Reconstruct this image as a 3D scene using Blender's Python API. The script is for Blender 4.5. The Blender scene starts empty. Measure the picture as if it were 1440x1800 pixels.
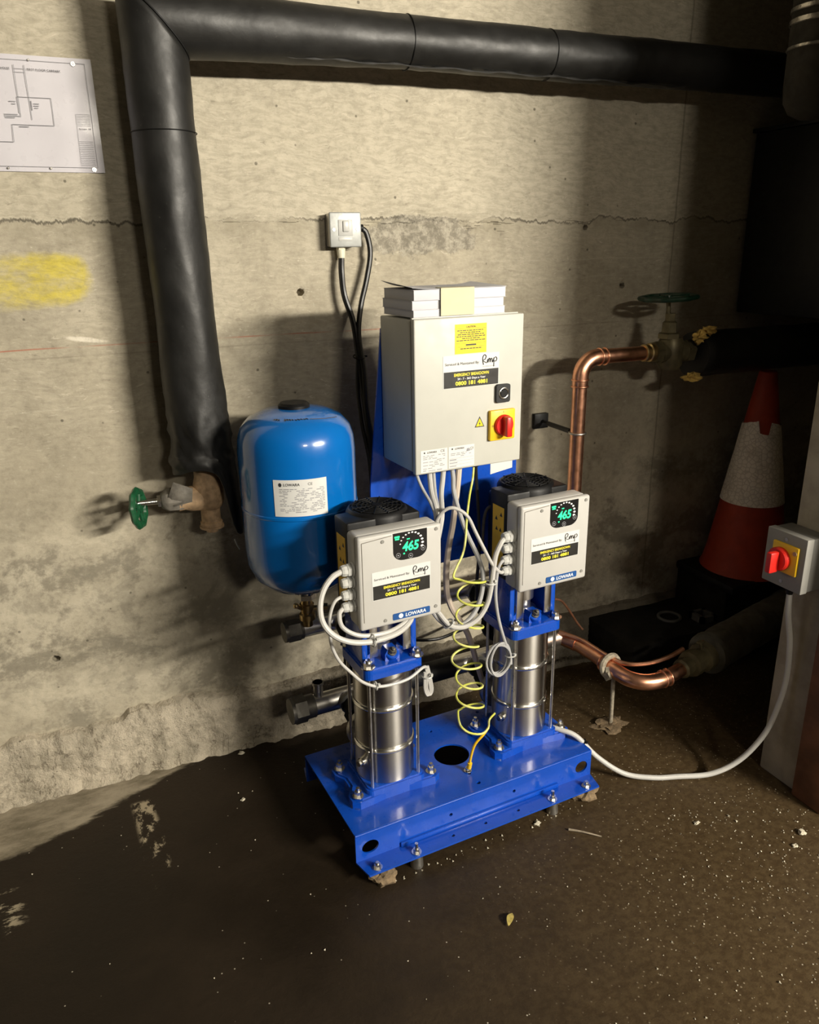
import bpy, bmesh, math, random
from mathutils import Vector, Matrix, noise
random.seed(7)
PI = math.pi
SC = bpy.context.scene
COL = SC.collection

# ---------------------------------------------------------------- camera
cam_d = bpy.data.cameras.new('camera'); cam = bpy.data.objects.new('camera', cam_d); COL.objects.link(cam)
F = Vector((0.3730, 0.8700, -0.3218)).normalized()
R = Vector((0.9173, -0.3986, -0.0164)); R = (R - F * R.dot(F)).normalized()
U = R.cross(F)
mw = Matrix((R, U, -F)).transposed().to_4x4(); mw.translation = Vector((0.0, -2.202, 1.5))
cam.matrix_world = mw
cam_d.sensor_fit = 'VERTICAL'; cam_d.sensor_height = 36.0
cam_d.lens = 1368.42 / 1800.0 * 36.0
cam_d.clip_start = 0.02
SC.camera = cam

# ---------------------------------------------------------------- world, lamps, exposure
w = bpy.data.worlds.new('dim_car_park'); SC.world = w; w.use_nodes = True
w.node_tree.nodes['Background'].inputs[0].default_value = (1.0, 0.92, 0.78, 1)
w.node_tree.nodes['Background'].inputs[1].default_value = 0.014
def area(name, loc, target, sx, sy, energy, col):
    l = bpy.data.lights.new(name, 'AREA'); l.shape = 'RECTANGLE'; l.size = sx; l.size_y = sy
    l.energy = energy; l.color = col
    o = bpy.data.objects.new(name, l); COL.objects.link(o); o.location = loc
    o.rotation_euler = (Vector(target) - Vector(loc)).to_track_quat('-Z', 'Y').to_euler()
    return o
area('car_park_tube_lamp', (3.0, -4.7, 2.42), (0.6, 0.0, 1.1), 1.5, 0.14, 410, (1.0, 0.925, 0.79))
area('car_park_tube_lamp', (0.68, -4.8, 2.42), (0.9, 0.0, 1.1), 0.5, 0.10, 30, (1.0, 0.91, 0.76))
vs = SC.view_settings
vs.view_transform = 'Standard'; vs.look = 'None'; vs.exposure = 0.0; vs.gamma = 1.0; vs.use_curve_mapping = False

# ---------------------------------------------------------------- node helpers
class NT:
    def __init__(s, name):
        s.m = bpy.data.materials.new(name); s.m.use_nodes = True
        s.t = s.m.node_tree; s.n = s.t.nodes; s.bsdf = s.n['Principled BSDF']
        s.tc = s.n.new('ShaderNodeTexCoord'); s.obj = s.tc.outputs['Object']
    def put(s, sock, v):
        if hasattr(v, 'links') or isinstance(v, bpy.types.NodeSocket): s.t.links.new(v, sock)
        elif isinstance(v, tuple) and len(v) == 3 and sock.type == 'RGBA': sock.default_value = (*v, 1)
        else: sock.default_value = v
    def math(s, op, a, b=0.0, c=0.0, clamp=False):
        n = s.n.new('ShaderNodeMath'); n.operation = op; n.use_clamp = clamp
        s.put(n.inputs[0], a); s.put(n.inputs[1], b)
        if len(n.inputs) > 2: s.put(n.inputs[2], c)
        return n.outputs[0]
    def sep(s, v=None):
        n = s.n.new('ShaderNodeSeparateXYZ'); s.put(n.inputs[0], v or s.obj); return n.outputs
    def map(s, scale=(1, 1, 1), loc=(0, 0, 0), v=None):
        n = s.n.new('ShaderNodeMapping'); s.put(n.inputs[0], v or s.obj)
        n.inputs['Scale'].default_value = scale; n.inputs['Location'].default_value = loc; return n.outputs[0]
    def noise(s, scale, detail=4.0, rough=0.55, v=None, dist=0.0):
        n = s.n.new('ShaderNodeTexNoise'); s.put(n.inputs['Vector'], v or s.obj)
        n.inputs['Scale'].default_value = scale; n.inputs['Detail'].default_value = detail
        n.inputs['Roughness'].default_value = rough; n.inputs['Distortion'].default_value = dist
        return n.outputs[0]
    def voro(s, scale, v=None, feature='F1'):
        n = s.n.new('ShaderNodeTexVoronoi'); s.put(n.inputs['Vector'], v or s.obj); n.feature = feature
        n.inputs['Scale'].default_value = scale; return n.outputs['Distance']
    def step(s, v, lo, hi, a=0.0, b=1.0):
        n = s.n.new('ShaderNodeMapRange'); n.interpolation_type = 'SMOOTHSTEP'; n.clamp = True
        s.put(n.inputs['Value'], v); s.put(n.inputs['From Min'], lo); s.put(n.inputs['From Max'], hi)
        s.put(n.inputs['To Min'], a); s.put(n.inputs['To Max'], b); return n.outputs[0]
    def mix(s, f, a, b, mode='MIX'):
        n = s.n.new('ShaderNodeMix'); n.data_type = 'RGBA'; n.blend_type = mode; n.clamp_factor = True
        s.put(n.inputs['Factor'], f); s.put(n.inputs[6], a); s.put(n.inputs[7], b); return n.outputs[2]
    def bump(s, h, strength=0.3, dist=0.01):
        n = s.n.new('ShaderNodeBump'); s.put(n.inputs['Height'], h)
        n.inputs['Strength'].default_value = strength; n.inputs['Distance'].default_value = dist
        s.t.links.new(n.outputs[0], s.bsdf.inputs['Normal'])
    def set(s, **k):
        for a, v in k.items(): s.put(s.bsdf.inputs[a.replace('_', ' ')], v)
        return s.m

def plain(name, col, rough=0.5, metal=0.0, var=0.10, vs=18.0, coat=0.0, bump=0.0, bscale=60.0, spec=0.5):
    t = NT(name)
    nz = t.noise(vs, 5)
    dark = tuple(c * (1 - var) for c in col); lite = tuple(min(1, c * (1 + var)) for c in col)
    c = t.mix(t.step(nz, 0.3, 0.7), dark, lite)
    t.set(Base_Color=c, Roughness=t.step(t.noise(vs * 2.3, 4), 0.25, 0.75, max(0.02, rough * 0.85), min(1, rough * 1.15)), Metallic=metal, Specular_IOR_Level=spec)
    if coat: t.set(Coat_Weight=coat, Coat_Roughness=0.08)
    if bump: t.bump(t.noise(bscale, 4), bump, 0.004)
    return t.m
def glow(name, col, s):
    t = NT(name); t.set(Base_Color=col, Emission_Color=col, Emission_Strength=s); return t.m

M = {}
M['blue'] = plain('blue_paint', (0.003, 0.062, 0.43), 0.30, var=0.06, coat=0.5)
M['tankblue'] = plain('tank_blue_enamel', (0.0015, 0.128, 0.46), 0.22, var=0.04, vs=6, coat=0.8)
M['cab'] = plain('pale_grey_powder_coat', (0.50, 0.50, 0.455), 0.45, var=0.02)
M['ctrl'] = plain('warm_grey_plastic', (0.49, 0.48, 0.455), 0.45, var=0.02)
M['white'] = plain('white_plastic', (0.50, 0.50, 0.475), 0.4, var=0.02)
M['cream'] = plain('cream_plastic', (0.74, 0.70, 0.54), 0.45, var=0.03)
M['steel'] = plain('stainless_steel', (0.70, 0.68, 0.64), 0.33, 1.0, var=0.05, vs=10)
def m_turned():
    t = NT('turned_stainless_sleeve')
    tg = t.n.new('ShaderNodeTangent'); tg.direction_type = 'RADIAL'; tg.axis = 'Z'
    t.set(Base_Color=t.mix(t.step(t.noise(9, 4), 0.3, 0.7), (0.58, 0.56, 0.52), (0.68, 0.66, 0.62)), Roughness=0.29, Metallic=1.0, Anisotropic=0.88)
    t.put(t.bsdf.inputs['Anisotropic Rotation'], 0.25)
    t.t.links.new(tg.outputs[0], t.bsdf.inputs['Tangent'])
    return t.m
M['turned'] = m_turned()
M['steel2'] = plain('dull_cast_steel', (0.46, 0.445, 0.415), 0.42, 1.0, var=0.12, vs=25)
M['capsteel'] = plain('dark_end_cap_steel', (0.16, 0.152, 0.135), 0.5, 0.8, var=0.2, vs=30)
M['zinc'] = plain('zinc_plated_steel', (0.70, 0.69, 0.66), 0.22, 1.0, var=0.06)
M['rod'] = plain('bright_tie_rod', (0.66, 0.65, 0.63), 0.3, 1.0)
M['copper'] = plain('copper', (0.86, 0.44, 0.28), 0.32, 1.0, var=0.18, vs=22)
M['brass'] = plain('brass', (0.62, 0.46, 0.22), 0.32, 1.0, var=0.2)
M['oldbrass'] = plain('tarnished_brass', (0.13, 0.11, 0.06), 0.5, 0.5, var=0.35)
M['black'] = plain('black_plastic', (0.005, 0.005, 0.0055), 0.50, var=0.2, spec=0.28)
M['blackmat'] = plain('black_rubber', (0.006, 0.006, 0.006), 0.6, var=0.25, spec=0.25)
M['cable_b'] = plain('black_cable', (0.010, 0.010, 0.010), 0.35, var=0.2)
M['cable_w'] = plain('white_cable', (0.50, 0.49, 0.465), 0.45, var=0.04)
M['cable_g'] = plain('grey_cable', (0.40, 0.40, 0.40), 0.45, var=0.04)
M['cable_beige'] = plain('beige_cable', (0.62, 0.52, 0.42), 0.5, var=0.05)
M['yellow'] = plain('yellow_plastic', (0.86, 0.53, 0.012), 0.45, var=0.04)
M['stickyellow'] = plain('yellow_label', (0.90, 0.66, 0.01), 0.5, var=0.02)
M['stickwhite'] = plain('white_label', (0.66, 0.66, 0.64), 0.5, var=0.02)
M['stickblack'] = plain('black_label', (0.018, 0.017, 0.015), 0.45, var=0.1)
M['stickblue'] = plain('blue_label', (0.012, 0.075, 0.26), 0.4, var=0.05)
M['ink'] = plain('black_ink', (0.03, 0.03, 0.032), 0.6)
M['inkgrey'] = plain('grey_ink', (0.28, 0.28, 0.30), 0.6)
M['inkyellow'] = plain('yellow_ink', (0.93, 0.80, 0.05), 0.5, var=0.02)
M['inkwhite'] = plain('white_ink', (0.85, 0.85, 0.83), 0.5, var=0.02)
M['red'] = plain('red_plastic', (0.60, 0.018, 0.012), 0.35, var=0.05)
M['green'] = plain('green_enamel', (0.008, 0.070, 0.028), 0.35, var=0.25, vs=40, coat=0.4)
M['darkgreen'] = plain('dark_green_enamel', (0.005, 0.030, 0.016), 0.4, var=0.3, vs=40)
M['paper'] = plain('paper', (0.62, 0.62, 0.66), 0.7, var=0.02)
M['plan'] = plain('laminated_paper', (0.58, 0.56, 0.60), 0.3, var=0.02, coat=0.25)
M['tape'] = plain('cream_tape', (0.58, 0.54, 0.37), 0.6, var=0.02)
M['tan'] = plain('tan_painted_brass', (0.50, 0.34, 0.20), 0.7, var=0.3, vs=45, bump=0.2)
M['wrap'] = plain('grey_fabric_wrap', (0.17, 0.155, 0.13), 0.75, var=0.2, vs=60, bump=0.3)
M['foam'] = plain('yellow_insulation_foam', (0.50, 0.33, 0.08), 0.9, var=0.35, vs=50, bump=0.5)
M['orange'] = plain('orange_cone_plastic', (0.36, 0.038, 0.012), 0.6, var=0.12)
M['mortar'] = plain('rough_mortar', (0.17, 0.12, 0.068), 0.95, var=0.4, vs=60, bump=0.9, bscale=90)
M['chip'] = plain('pale_concrete_crumb', (0.50, 0.46, 0.36), 0.9, var=0.3, vs=90)
M['darkmetal'] = plain('black_painted_steel', (0.008, 0.008, 0.008), 0.5, var=0.3)
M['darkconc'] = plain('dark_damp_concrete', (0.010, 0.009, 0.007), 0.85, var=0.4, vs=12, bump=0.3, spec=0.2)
M['darkring'] = plain('dull_grey_plastic', (0.10, 0.10, 0.095), 0.6)
M['rust'] = plain('brown_oxide_paint', (0.16, 0.065, 0.030), 0.65, var=0.3, vs=14, bump=0.2)
M['lag'] = plain('grey_pipe_lagging', (0.085, 0.078, 0.058), 0.85, var=0.3, vs=20, bump=0.3)
M['lagdark'] = plain('dark_brown_lagging', (0.035, 0.030, 0.022), 0.8, var=0.3, vs=16, bump=0.3)
M['foil'] = plain('foil_tape', (0.5, 0.47, 0.42), 0.3, 0.9, var=0.3, vs=40, bump=0.4)
M['iso'] = plain('mid_grey_plastic', (0.25, 0.245, 0.225), 0.5, var=0.03)
M['lcd'] = plain('black_display_glass', (0.010, 0.010, 0.011), 0.12, var=0.05)
M['led'] = glow('green_led', (0.02, 0.80, 0.28), 1.0)
M['leaf'] = plain('dry_yellow_leaf', (0.45, 0.36, 0.10), 0.7, var=0.3, vs=80)
M['stick'] = plain('pale_twig', (0.30, 0.25, 0.18), 0.8, var=0.3, vs=60)
M['tan_tape'] = plain('worn_rope', (0.33, 0.29, 0.22), 0.9, var=0.3, vs=70, bump=0.4)

def m_earth():
    t = NT('green_yellow_wire')
    n = t.noise(22, 2)
    t.set(Base_Color=t.mix(t.step(n, 0.42, 0.58), (0.58, 0.60, 0.10), (0.74, 0.72, 0.24)), Roughness=0.4); return t.m
M['earth'] = m_earth()

def m_insul():
    t = NT('black_pipe_lagging_sheet')
    n = t.noise(5, 5, 0.6); f = t.noise(16, 4, 0.6)
    c = t.mix(t.step(n, 0.35, 0.7), (0.009, 0.0088, 0.0083), (0.018, 0.0177, 0.0165))
    dust = t.step(t.noise(120, 3), 0.68, 0.76)
    c = t.mix(t.math('MULTIPLY', dust, 0.22), c, (0.10, 0.095, 0.08))
    t.set(Base_Color=c, Roughness=t.step(f, 0.3, 0.7, 0.43, 0.54), Specular_IOR_Level=0.45)
    t.bump(t.math('ADD', t.math('MULTIPLY', t.noise(55, 3), 0.12), t.noise(7, 3)), 0.22, 0.015)
    return t.m
M['insul'] = m_insul()

def m_concrete(name):
    t = NT(name)
    x, y, z = t.sep()
    big = t.noise(1.6, 6, 0.6); mid = t.noise(5.5, 9, 0.66); fine = t.noise(48, 6, 0.72)
    warp = t.math('MULTIPLY', t.math('SUBTRACT', t.noise(3.0, 4), 0.5), 0.10)
    cmb = t.n.new('ShaderNodeCombineXYZ'); t.put(cmb.inputs[0], x); t.put(cmb.inputs[1], y); t.put(cmb.inputs[2], t.math('ADD', z, t.math('ADD', warp, t.math('MULTIPLY', x, 0.03))))
    grain = t.noise(1.0, 6, 0.7, v=t.map((24, 24, 88), v=cmb.outputs[0]), dist=0.35)
    flk = t.noise(1.0, 4, 0.65, v=t.map((30, 30, 120), (4, 0, 9), v=cmb.outputs[0]), dist=0.8)
    c = t.mix(t.step(big, 0.32, 0.68), (0.40, 0.355, 0.265), (0.52, 0.47, 0.365))
    c = t.mix(t.math('MULTIPLY', t.step(mid, 0.44, 0.70), 0.75), c, (0.30, 0.268, 0.20))
    up = t.step(z, 1.565, 1.585)
    g = t.step(grain, 0.38, 0.64)
    gs = t.step(z, 0.80, 1.10)
    c = t.mix(t.math('MULTIPLY', t.math('MULTIPLY', g, 0.30), gs), c, (0.22, 0.195, 0.145))
    uc = t.mix(g, (0.57, 0.52, 0.41), (0.43, 0.39, 0.30))
    c = t.mix(t.math('MULTIPLY', up, 0.58), c, uc)
    c = t.mix(t.math('MULTIPLY', t.math('MULTIPLY', t.step(flk, 0.60, 0.70), gs), 0.55), c, (0.66, 0.60, 0.48))
    c = t.mix(t.math('MULTIPLY', t.math('MULTIPLY', t.step(flk, 0.38, 0.30), gs), 0.45), c, (0.20, 0.175, 0.13))
    # patchy laitance low on the wall
    low = t.step(z, 1.00, 0.66)
    pa = t.noise(4.2, 10, 0.70, v=t.map((1, 1, 1.3), (3.1, 0, 1.7)), dist=0.3)
    c = t.mix(t.math('MULTIPLY', t.math('MULTIPLY', t.step(t.math('ADD', pa, t.math('MULTIPLY', t.math('SUBTRACT', fine, 0.5), 0.18)), 0.485, 0.60), low), 0.72), c, (0.19, 0.17, 0.128))
    pb = t.noise(13, 8, 0.72, v=t.map((1, 1, 1), (1.3, 0, 7.7)), dist=0.3)
    c = t.mix(t.math('MULTIPLY', t.math('MULTIPLY', t.step(pb, 0.50, 0.60), low), 0.40), c, (0.22, 0.20, 0.155))
    c = t.mix(t.math('MULTIPLY', t.math('MULTIPLY', t.step(pa, 0.48, 0.36), low), 0.55), c, (0.62, 0.56, 0.43))
    # darker brown patch on the wall below the tank
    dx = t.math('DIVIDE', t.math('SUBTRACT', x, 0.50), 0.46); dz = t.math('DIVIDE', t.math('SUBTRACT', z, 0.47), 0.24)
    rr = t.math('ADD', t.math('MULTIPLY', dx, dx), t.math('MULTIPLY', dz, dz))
    brownish = t.step(t.math('ADD', rr, t.math('MULTIPLY', t.math('SUBTRACT', mid, 0.5), 2.5)), 1.2, 0.3)
    c = t.mix(t.math('MULTIPLY', brownish, 0.6), c, (0.115, 0.100, 0.070))
    # broken formwork joint
    jn = t.noise(5.0, 7, 0.72, v=t.map((1, 1, 0.1)))
    wob = t.math('MULTIPLY', t.math('SUBTRACT', jn, 0.5), 0.11)
    zj = t.math('SUBTRACT', t.math('SUBTRACT', z, 1.573), wob)
    brk = t.step(t.noise(4.1, 5, 0.6, v=t.map((1, 1, 0.2), (7, 0, 0))), 0.34, 0.54)
    crack = t.math('MULTIPLY', t.step(t.math('ABSOLUTE', zj), t.math('MULTIPLY', brk, 0.0055), 0.0003), brk)
    below = t.math('MULTIPLY', t.step(zj, 0.0, -0.004), t.step(zj, -0.055, -0.02))
    below = t.math('MULTIPLY', below, t.step(jn, 0.47, 0.56))
    c = t.mix(t.math('MULTIPLY', below, 0.45), c, (0.34, 0.305, 0.225))
    c = t.mix(t.math('MULTIPLY', crack, 0.78), c, (0.08, 0.07, 0.052))
    c = t.mix(t.math('MULTIPLY', t.math('MULTIPLY', t.step(t.math('ABSOLUTE', t.math('SUBTRACT', zj, 0.006)), 0.004, 0.001), brk), 0.4), c, (0.62, 0.57, 0.45))
    # spalled patch
    sx = t.math('DIVIDE', t.math('SUBTRACT', x, 0.99), 0.20); sz = t.math('DIVIDE', t.math('SUBTRACT', z, 1.53), 0.05)
    sr = t.math('ADD', t.math('MULTIPLY', sx, sx), t.math('MULTIPLY', sz, sz))
    sp = t.step(t.math('ADD', sr, t.math('MULTIPLY', t.math('SUBTRACT', t.noise(10, 7, 0.72), 0.5), 4.5)), 1.15, 0.85)
    c = t.mix(t.math('MULTIPLY', sp, 0.72), c, t.mix(t.step(t.noise(42, 6, 0.75), 0.40, 0.62), (0.17, 0.155, 0.125), (0.44, 0.405, 0.33)))
    # red setting-out line and the lift line below
    zr = t.math('SUBTRACT', t.math('SUBTRACT', z, 1.272), t.math('MULTIPLY', t.math('SUBTRACT', t.noise(2.2, 2), 0.5), 0.012))
    rl = t.math('MULTIPLY', t.step(t.math('ABSOLUTE', zr), 0.0026, 0.0006), t.step(t.noise(6, 4), 0.34, 0.60))
    rl = t.math('MULTIPLY', rl, t.step(x, 1.3, 0.9))
    c = t.mix(t.math('MULTIPLY', rl, 0.75), c, (0.42, 0.12, 0.07))
    sm = t.math('MULTIPLY', t.step(t.math('ABSOLUTE', t.math('ADD', zr, 0.024)), 0.003, 0.001), t.step(mid, 0.35, 0.6, 0.05, 0.30))
    c = t.mix(sm, c, (0.12, 0.10, 0.07))
    for z0, k0 in ((1.455, 0.30), (1.40, 0.22), (1.115, 0.18)):
        bl = t.math('MULTIPLY', t.step(t.math('ABSOLUTE', t.math('SUBTRACT', t.math('SUBTRACT', z, z0), t.math('MULTIPLY', t.math('SUBTRACT', jn, 0.5), 0.02))), 0.003, 0.0008), t.step(t.noise(3.3, 5), 0.42, 0.6))
        c = t.mix(t.math('MULTIPLY', bl, k0), c, (0.62, 0.57, 0.46))
    # thin vertical panel seam
    vx = t.math('SUBTRACT', t.math('SUBTRACT', x, 1.93), t.math('MULTIPLY', t.math('SUBTRACT', t.noise(5, 3), 0.5), 0.012))
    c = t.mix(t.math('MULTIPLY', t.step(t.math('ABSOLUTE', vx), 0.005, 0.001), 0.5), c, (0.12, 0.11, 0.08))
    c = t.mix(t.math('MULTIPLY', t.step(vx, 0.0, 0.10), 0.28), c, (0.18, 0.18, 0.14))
    # yellow paint mark: soft sprayed oval, thinner to the left
    ex = t.math('DIVIDE', t.math('SUBTRACT', x, -0.075), 0.155)
    ez = t.math('DIVIDE', t.math('SUBTRACT', t.math('SUBTRACT', z, t.math('MULTIPLY', x, 0.05)), 1.438), 0.066)
    e4 = t.math('ADD', t.math('POWER', t.math('ABSOLUTE', ex), 4.0), t.math('POWER', t.math('ABSOLUTE', ez), 2.6))
    e4 = t.math('ADD', e4, t.math('MULTIPLY', t.math('SUBTRACT', t.noise(13, 6, 0.7), 0.5), 1.5))
    ym = t.step(e4, 1.25, 0.45)
    ym = t.math('MULTIPLY', ym, t.step(t.math('ADD', t.noise(9, 7, 0.72, v=t.map((1, 1, 2.0))), t.math('MULTIPLY', x, 0.9)), 0.25, 0.62, 0.22, 1.0))
    c = t.mix(t.math('MULTIPLY', ym, 0.86), c, t.mix(g, (0.64, 0.53, 0.055), (0.50, 0.41, 0.05)))
    # white scuff
    ax = t.math('DIVIDE', t.math('SUBTRACT', x, 0.045), 0.06); az = t.math('DIVIDE', t.math('SUBTRACT', t.math('ADD', z, t.math('MULTIPLY', x, 0.16)), 1.296), 0.008)
    ar = t.math('ADD', t.math('MULTIPLY', ax, ax), t.math('MULTIPLY', az, az))
    c = t.mix(t.math('MULTIPLY', t.step(t.math('ADD', ar, t.math('MULTIPLY', fine, 1.2)), 1.6, 0.7), 0.9), c, (0.78, 0.72, 0.60))
    # specks and pin holes
    c = t.mix(t.math('MULTIPLY', t.step(t.math('ADD', t.voro(15), t.math('MULTIPLY', t.math('SUBTRACT', fine, 0.5), 0.08)), 0.075, 0.035), 0.75), c, (0.08, 0.07, 0.05))
    c = t.mix(t.math('MULTIPLY', t.step(fine, 0.46, 0.74), 0.32), c, (0.18, 0.16, 0.12))
    c = t.mix(t.math('MULTIPLY', t.step(fine, 0.44, 0.26), 0.25), c, (0.66, 0.61, 0.50))
    h = t.math('ADD', t.math('MULTIPLY', fine, 0.45), t.math('MULTIPLY', grain, 0.5))
    h = t.math('SUBTRACT', h, t.math('MULTIPLY', crack, 1.0))
    h = t.math('ADD', h, t.math('MULTIPLY', t.math('MULTIPLY', sp, t.noise(45, 5, 0.75)), 1.6))
    h = t.math('ADD', h, t.math('MULTIPLY', mid, 0.8))
    t.bump(h, 0.40, 0.006)
    t.set(Base_Color=c, Roughness=0.88, Specular_IOR_Level=0.3)
    return t.m
M['wall'] = m_concrete('stained_board_marked_concrete')

def m_kicker():
    t = NT('rough_render')
    x, y, z = t.sep()
    n = t.noise(9, 8, 0.7); f = t.noise(46, 6, 0.75)
    c = t.mix(t.step(n, 0.36, 0.66), (0.66, 0.58, 0.45), (0.42, 0.37, 0.28))
    c = t.mix(t.math('MULTIPLY', t.step(f, 0.48, 0.72), 0.45), c, (0.22, 0.185, 0.125))
    c = t.mix(t.math('MULTIPLY', t.step(t.math('ADD', t.voro(30), t.math('MULTIPLY', f, 0.1)), 0.15, 0.09), 0.75), c, (0.09, 0.072, 0.05))
    rg = t.math('ABSOLUTE', t.math('SUBTRACT', t.noise(11, 5, 0.6, v=t.map((1.4, 1, 0.7)), dist=0.5), 0.5))  # dark ridged lines paint crevice shade into the render colour
    c = t.mix(t.math('MULTIPLY', t.math('MULTIPLY', t.step(rg, 0.022, 0.006), t.step(n, 0.42, 0.6)), 0.7), c, (0.16, 0.13, 0.09))
    brownish = t.step(t.math('ADD', x, t.math('MULTIPLY', t.math('SUBTRACT', n, 0.5), 0.5)), 0.30, 0.75)  # render turns darker and browner towards the right
    c = t.mix(t.math('MULTIPLY', brownish, 0.72), c, (0.075, 0.062, 0.040))
    t.bump(t.math('ADD', f, n), 1.0, 0.014)
    t.set(Base_Color=c, Roughness=0.92); return t.m
M['kicker'] = m_kicker()

def m_floor():
    t = NT('damp_dark_concrete_floor')
    x, y, z = t.sep()
    n = t.noise(2.3, 7, 0.6); f = t.noise(50, 5, 0.7); m = t.noise(9, 7, 0.65)
    c = t.mix(t.step(n, 0.34, 0.66), (0.0125, 0.0085, 0.0050), (0.023, 0.0155, 0.0090))
    c = t.mix(t.math('MULTIPLY', t.step(m, 0.5, 0.7), 0.4), c, (0.010, 0.007, 0.004))
    c = t.mix(t.math('MULTIPLY', t.step(f, 0.62, 0.76), 0.20), c, (0.07, 0.053, 0.033))
    # paler brown tone and grit specks, both stronger towards the right
    gx = t.step(t.math('ADD', x, t.math('MULTIPLY', y, -0.15)), 0.7, 1.5)
    c = t.mix(t.math('MULTIPLY', t.step(t.math('ADD', x, t.math('ADD', t.math('MULTIPLY', y, -0.35), t.math('MULTIPLY', t.math('SUBTRACT', m, 0.5), 0.8))), 0.55, 1.75), 0.95), c, t.mix(t.step(f, 0.4, 0.6), (0.052, 0.033, 0.0150), (0.074, 0.050, 0.024)))
    vo = t.voro(70, v=t.map((1, 1, 0.2)))
    c = t.mix(t.math('MULTIPLY', t.step(vo, 0.17, 0.10), t.math('MULTIPLY', gx, 0.65)), c, (0.36, 0.30, 0.21))
    vo2 = t.voro(28, v=t.map((1, 1, 0.2), (2, 1, 0)))
    c = t.mix(t.math('MULTIPLY', t.step(vo2, 0.06, 0.035), 0.8), c, (0.46, 0.42, 0.34))
    # pale dusty strip along the left of the back wall
    lim = t.step(x, -0.30, 0.28, -0.262, -0.03)
    e = t.math('ADD', t.math('SUBTRACT', y, lim), t.math('MULTIPLY', t.math('SUBTRACT', t.noise(6, 8, 0.7, v=t.map((0.5, 1.4, 1))), 0.5), 0.16))
    st = t.math('MULTIPLY', t.step(e, -0.012, 0.016), t.step(x, 0.32, 0.16))
    sc = t.mix(t.step(t.noise(7, 8, 0.7, v=t.map((0.6, 1.5, 1))), 0.36, 0.64), (0.38, 0.33, 0.245), (0.17, 0.145, 0.10))
    c = t.mix(t.math('MULTIPLY', st, 0.9), c, sc)
    # worn white paint stripe
    px = t.math('ADD', t.math('SUBTRACT', x, 0.022), t.math('MULTIPLY', t.math('ADD', y, 0.37), 0.06))
    pm = t.math('MULTIPLY', t.step(t.math('ABSOLUTE', px), 0.036, 0.018), t.math('MULTIPLY', t.step(y, -0.60, -0.42), t.step(y, -0.175, -0.195)))
    pm = t.math('MULTIPLY', pm, t.step(t.math('ADD', t.noise(24, 6, 0.72, v=t.map((1.3, 0.8, 1))), t.math('MULTIPLY', t.math('ADD', y, 0.30), 0.35)), 0.50, 0.58))
    c = t.mix(t.math('MULTIPLY', pm, 0.8), c, (0.44, 0.37, 0.25))
    # second worn mark at the far left
    qx = t.step(x, -0.27, -0.31)
    qm = t.math('MULTIPLY', qx, t.math('MULTIPLY', t.step(y, -0.57, -0.5), t.step(y, -0.36, -0.42)))
    qm = t.math('MULTIPLY', qm, t.step(t.noise(13, 6, 0.72, v=t.map((0.7, 1.6, 1))), 0.53, 0.60))
    c = t.mix(t.math('MULTIPLY', qm, 0.8), c, (0.42, 0.36, 0.25))
    t.set(Base_Color=c, Roughness=t.math('ADD', t.step(n, 0.3, 0.7, 0.42, 0.62), t.math('MULTIPLY', st, 0.3)), Specular_IOR_Level=0.22)
    t.bump(t.math('ADD', f, t.math('MULTIPLY', m, 0.8)), 0.32, 0.006)
    return t.m
M['floor'] = m_floor()

def m_pier():
    t = NT('grey_smeared_render')
    n = t.noise(6, 7, 0.65); k = t.noise(2.5, 5, 0.6, v=t.map((1, 1, 0.5)))
    c = t.mix(t.step(n, 0.35, 0.65), (0.46, 0.415, 0.325), (0.32, 0.28, 0.21))
    c = t.mix(t.math('MULTIPLY', t.step(k, 0.5, 0.62), 0.5), c, (0.17, 0.14, 0.10))
    t.bump(t.noise(40, 5), 0.3, 0.006); t.set(Base_Color=c, Roughness=0.85); return t.m
M['pier'] = m_pier()

def m_sleeve():
    t = NT('reflective_cone_sleeve')
    x, y, z = t.sep()
    v = t.voro(62, feature='DISTANCE_TO_EDGE')
    c = t.mix(t.step(v, 0.04, 0.12), (0.70, 0.65, 0.57), (0.90, 0.85, 0.76))
    c = t.mix(t.math('MULTIPLY', t.step(t.noise(12, 6, 0.7), 0.5, 0.68), 0.35), c, (0.34, 0.30, 0.23))
    t.set(Base_Color=c, Roughness=0.5); t.bump(v, 0.4, 0.004); return t.m
M['sleeve'] = m_sleeve()
M['ceil'] = plain('grey_concrete_soffit', (0.24, 0.215, 0.16), 0.9, var=0.2, vs=4, bump=0.2)

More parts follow.
